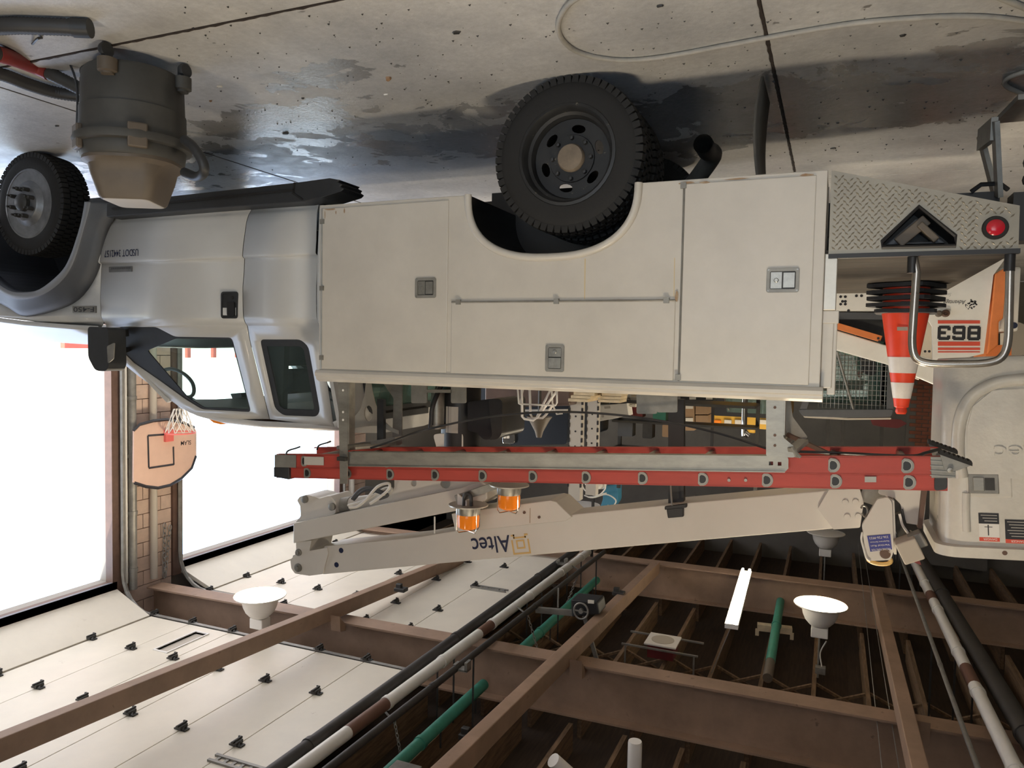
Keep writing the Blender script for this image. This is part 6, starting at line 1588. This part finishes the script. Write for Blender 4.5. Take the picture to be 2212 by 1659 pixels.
piperun('vent_pipe', a, b, .062, 'white_pipe', 'long white pipe with brown bands overhead beside the bucket joint', (.1, .25, .36, .44, .55, .64, .78, .9), ((.37, .405), (.575, .60)))
a, b = ext(cz(2250, 1640, 4.66), cz(2020, 1260, 4.68), 3.5, 16.9)
piperun('duct', a, b, .088, 'black_pipe', 'wide black duct overhead at the bucket side', (.3, .6))
a, b = ext(cz(2105, 1640, 4.66), cz(1976, 1285, 4.68), 3.5, 16.9)
piperun('drain_pipe', a, b, .022, 'galv_dull', 'thin steel pipe hanging beside the banded white pipe by the bucket', (.2, .4, .6, .8))
# wires
for (p, q, l) in (((1905, 1659), (1852, 1160), 'first thin wire hanging across beside the brown crossbeam'), ((1942, 1659), (1868, 1200), 'second thin wire hanging across beside the brown crossbeam')):
    a, b = ext(cz(*p, 4.9), cz(*q, 4.9), 5.5, 15.0); tag(MB().tube([a, b], .004, 5).build('wire', 'galv_dull'), l, 'wire')
a, b = ext(cz(935, 1659, 4.95), cz(1330, 1290, 5.1), 3.5, 12.0); tag(MB().tube([a, b], .004, 5).build('wire', 'galv_dull'), 'thin cable stretched along the brown crossbeam under the motor', 'wire')
# chains hung from the joists
for (p, q, Y, l) in (((1253, 1232), (1251, 1288), 10.9, 'chain hanging above the black motor, near its bracket'), ((1139, 1326), (1137, 1392), 8.6, 'chain hanging beside the green pipe in the middle bay'), ((852, 1556), (850, 1648), 6.2, 'chain hanging beside the green pipe in the nearest bay')):
    a = on_y(*p, Y); jn = min(jx, key=lambda v: abs(v - a.x)); b = Vector((jn, a.y, 5.58)); m = MB(); chain(m, a, b, .05, .005); m.bar(a + Vector((.02, 0, 0)), a + Vector((.16, .05, -.05)), .015, .015); tag(m.build('hanger_chain', 'galv_dull'), l, 'chain')
# high-bay lamps
def highbay(x, y, z, label, lit=True, power=60, r=.315):
    t = thing('highbay_lamp', (x, y, z), label, 'lamp', 'high-bay lamps')
    MB().lathe([(r, 0), (r * 1.02, .008), (r * .98, .022), (r * .76, .04), (r * .70, .07), (r * .66, .14), (r * .56, .21), (r * .42, .26), (r * .34, .28), (0, .28)], (x, y, z), 'z', 32, caps=False).build('reflector', 'lamp_white', t, 40)
    MB().lathe([(r * .98, .006), (r * .7, -.008), (0, -.014)], (x, y, z), 'z', 32).build('diffuser', 'lamp_glow' if lit else 'frosted', t, 40)
    MB().box(x - .10, x + .10, y - .08, y + .08, z + .29, z + .42).build('ballast_box', 'lamp_white', t, bevel=.01)
    MB().tube([(x, y, z + .42), (x, y, 5.555)], .012, 8).build('stem', 'galv_dull', t)
    if lit:
        L = bpy.data.lights.new('lamp_light', 'AREA'); L.shape = 'DISK'; L.size = r * 1.9; L.energy = power; L.color = (1.0, .85, .64)
        lo = bpy.data.objects.new('lamp_light', L); COL.objects.link(lo); lo.parent = t; lo.location = (0, 0, -.03)
    return t
LP = 70
for a in ((6.52, 7.33, 'lit round high-bay lamp in front of the open door panels', True), (.03, 10.15, 'lit round high-bay lamp beside the fluorescent tube', True), (0.0, 14.3, 'unlit pale high-bay lamp right behind the boom tip', False), (0.03, 5.45, 'round high-bay lamp over the tail of the truck', True), (0.03, 1.7, 'round high-bay lamp over the photographer', True), (3.2, -1.2, 'round high-bay lamp over the empty floor behind the photographer', True)):
    highbay(a[0], a[1], 4.6, a[2], a[3], LP)
q = on_y(1255, 1092, 13.6); highbay(q.x, 13.6, q.z - .02, 'unlit high-bay lamp half hidden by the middle of the boom', False, r=.36)
# junction cords
m = MB().tube(smoothpath([on_y(1785, 1385, 10.15), on_y(1772, 1410, 10.15), on_y(1775, 1440, 10.1)], 5), .009, 6); tag(m.build('lamp_cord', 'white_pipe', None, 60), 'white cord feeding the lit lamp by the fluorescent tube', 'cord')
p = on_y(1772, 1447, 10.1); tag(MB().box(p.x - .06, p.x + .06, 10.05, 10.15, p.z - .04, p.z + .04).build('junction_box', 'galv_dull'), 'small junction box on the joist above the lit lamp', 'box')
# fluorescent strip
a, b = on_z(1612, 1230, 4.78), on_z(1580, 1345, 4.78)
FT = thing('strip_light', tuple((a + b) / 2), 'lit twin fluorescent strip light hanging under the joists', 'lamp')
d = (b - a).normalized(); s_ = d.cross(Vector((0, 0, 1))).normalized()
MB().bar(a + Vector((0, 0, .05)), b + Vector((0, 0, .05)), .16, .06).build('housing', 'lamp_white', FT)
for k_ in (-1, 1): MB().tube([a + s_ * (.05 * k_), b + s_ * (.05 * k_)], .019, 10).build('tube', 'tube_glow', FT, 40)
for e in (a + d * .25, b - d * .25): MB().tube([e + Vector((0, 0, .08)), Vector((min(jx, key=lambda v: abs(v - e.x)), e.y, 5.57))], .006, 6).build('hanger_rod', 'galv_dull', FT)
L = bpy.data.lights.new('strip_light', 'AREA'); L.shape = 'RECTANGLE'; L.size = .15; L.size_y = (b - a).length * .95; L.energy = 35; L.color = (1, .88, .68)
lo = bpy.data.objects.new('strip_light_source', L); COL.objects.link(lo); lo.parent = FT; lo.location = (0, 0, -.03); lo.rotation_euler = (0, 0, math.atan2(d.y, d.x) + math.pi / 2)
# door opener motor on its strut
MO = thing('door_opener', tuple(on_y(1265, 1315, 8.9)), 'black door opener motor with a hand wheel hung beside the brown crossbeam', 'motor')
c = on_y(1265, 1305, 8.9)
MB().prism(SL([(1238, 1290), (1296, 1296), (1300, 1322), (1240, 1328)], 8.9), 'xz', 8.8, 9.1).build('housing', 'black_paint', MO, bevel=.02)
cw = on_y(1255, 1320, 8.75)
MB().tube([cw + Vector((.09 * math.cos(t), 0, .10 * math.sin(t))) for t in [2 * math.pi * i / 20 for i in range(20)]], .012, 8, closed=True).lathe([(.03, -.02), (.03, .03), (0, .03)], cw, 'y', 12).bar(cw - Vector((.09, 0, 0)), cw + Vector((.09, 0, 0)), .015, .015).build('hand_wheel', 'galv_dull', MO, 50)
q = SL([(1270, 1296), (1283, 1297), (1283, 1304), (1270, 1303)], 8.79); MB().prism(q, 'xz', 8.785, 8.8).build('data_label', 'stone_white', MO)
MB().bar(on_y(1158, 1317, 8.95), on_y(1240, 1324, 8.95), .05, .07, (0, 0, 1)).build('strut', 'galv', MO)
MB().bar(on_y(1205, 1312, 8.95), on_y(1206, 1270, 8.95), .015, .015).build('strut_rod', 'galv_dull', MO)
_dj = on_y(1262, 1330, 8.95); MB().bar(_dj, Vector((min(jx, key=lambda v: abs(v - _dj.x)), 8.95, 5.58)), .03, .05).build('drop_rod', 'galv_dull', MO)
# square ceiling speaker
p = on_z(1432, 1382, 5.3)
SPK = thing('ceiling_speaker', tuple(p), 'square white ceiling speaker on two rails under the joists', 'speaker')
MB().box(p.x - .21, p.x + .21, p.y - .21, p.y + .21, 5.30, 5.325).build('grille_plate', 'lamp_white', SPK, bevel=.006)
MB().lathe([(.15, 5.296), (.15, 5.30), (0, 5.30)], (p.x, p.y, 0), 'z', 24).build('grille', 'beige_panel', SPK)
MB().box(p.x - .17, p.x + .17, p.y - .17, p.y + .17, 5.325, 5.5).build('back_box', 'maroon', SPK)
for k_ in (-.24, .24): MB().bar((p.x - .5, p.y + k_, 5.35), (p.x + .5, p.y + k_, 5.35), .03, .02).build('rail', 'galv_dull', SPK)
for k_ in (-.45, .45): MB().bar((p.x + k_, p.y - .24, 5.36), (p.x + k_, p.y - .24, 5.6), .02, .02).build('rail_hanger', 'galv_dull', SPK)
# wooden cleat across the joists
a, b = on_z(1636, 1353, 5.45), on_z(1711, 1362, 5.45); tag(MB().bar(a, b, .12, .09).bar(a + Vector((0, 0, .04)), Vector((a.x, a.y, 5.58)), .05, .05).bar(b + Vector((0, 0, .04)), Vector((b.x, b.y, 5.58)), .05, .05).build('wood_cleat', 'lumber'), 'short wooden cleat fixed across the joists over the green pipe end', 'cleat')
# pale plastic tubes at the top of the view
a = on_y(1372, 1600, 6.1); CT = tag(MB().lathe([(.0, 0), (.055, .003), (.06, .02), (.06, .42), (.05, .44), (.05, .6)], a, 'z', 18).build('hanging_canister', 'frosted', None, 40), 'pale plastic canister hanging straight down from the joists', 'canister')
a = on_y(1195, 1642, 5.7); b = on_y(1260, 1700, 5.9); tag(MB().tube([a, a + (b - a) * .5, b], .06, 14).build('hanging_canister', 'frosted', None, 40), 'tilted pale plastic canister at the very top of the frame', 'canister')
# small fittings: trolleys on the crossbeams, bracket on the pipe line, box
for px, py, z in ((1215, 1218, 4.79), (1000, 1445, 4.75)):
    c = on_z(px, py, z); Y = c.y; MB().box(c.x - .07, c.x + .09, Y - .05, Y + .05, c.z - .01, c.z + .01).box(c.x + .06, c.x + .09, Y - .05, Y + .05, c.z - .05, c.z + .02).box(c.x - .07, c.x - .04, Y - .05, Y + .05, c.z - .09, c.z).build('bracket', 'galv', thinp)
for px, py, z, l in ((865, 1272, 4.76, 'dark trolley clamp under the crossbeam by the open doors'), (1010, 1588, 5.05, 'dark clamp on the joist at the top of the frame'), (1335, 1280, 4.78, 'dark clamp where the wire meets the second crossbeam')):
    c = on_z(px, py, z); tag(MB().box(c.x - .09, c.x + .07, c.y - .06, c.y + .06, z - .02, z + .03).box(c.x - .02, c.x + .06, c.y - .03, c.y + .03, z - .07, z).build('beam_clamp', 'dark_metal', None, bevel=.008), l, 'clamp')
c = on_y(870, 1664, 5.6); tag(MB().box(c.x - .14, c.x + .12, 5.5, 5.7, c.z - .02, c.z + .16).build('junction_box', 'galv_dull', None, bevel=.006), 'grey junction box at the top edge next to the green pipe', 'box')
# ================================================================== OUTSIDE
RD_ = thing('red_trailer', (17.5, 17.5, 0), 'washed-out red flatbed trailer standing in the bright yard', 'trailer')
for i in range(9): MB().box(17.4, 17.5, 13.5 + i * 1.0, 13.62 + i * 1.0, .7, 1.9).build('stake', 'outside_red', RD_)
MB().box(17.3, 19.6, 13.2, 22.2, .75, .95).build('bed', 'outside_red', RD_); MB().box(17.38, 17.5, 13.2, 22.2, 1.35, 1.45).build('side_rail', 'outside_red', RD_)
for y in (19.5, 20.6): MB().lathe([(0, -.12), (.42, -.12), (.45, 0), (.42, .12), (0, .12)], (17.6, y, .45), 'x', 20).build('wheel', 'rubber', RD_, 35)
pc_ = on_x(186, 752, 22.0)
RB_ = thing('red_barrier', (22, pc_.y, 0), 'red barrier glimpsed over the hood of the truck', 'barrier')
MB().box(21.9, 22.1, pc_.y - .8, pc_.y + .6, .6, 1.7).build('barrier_board', 'outside_red', RB_)
for dy in (-.7, .5): MB().box(21.95, 22.05, pc_.y + dy - .06, pc_.y + dy + .06, 0, .6).build('barrier_leg', 'outside_red', RB_)
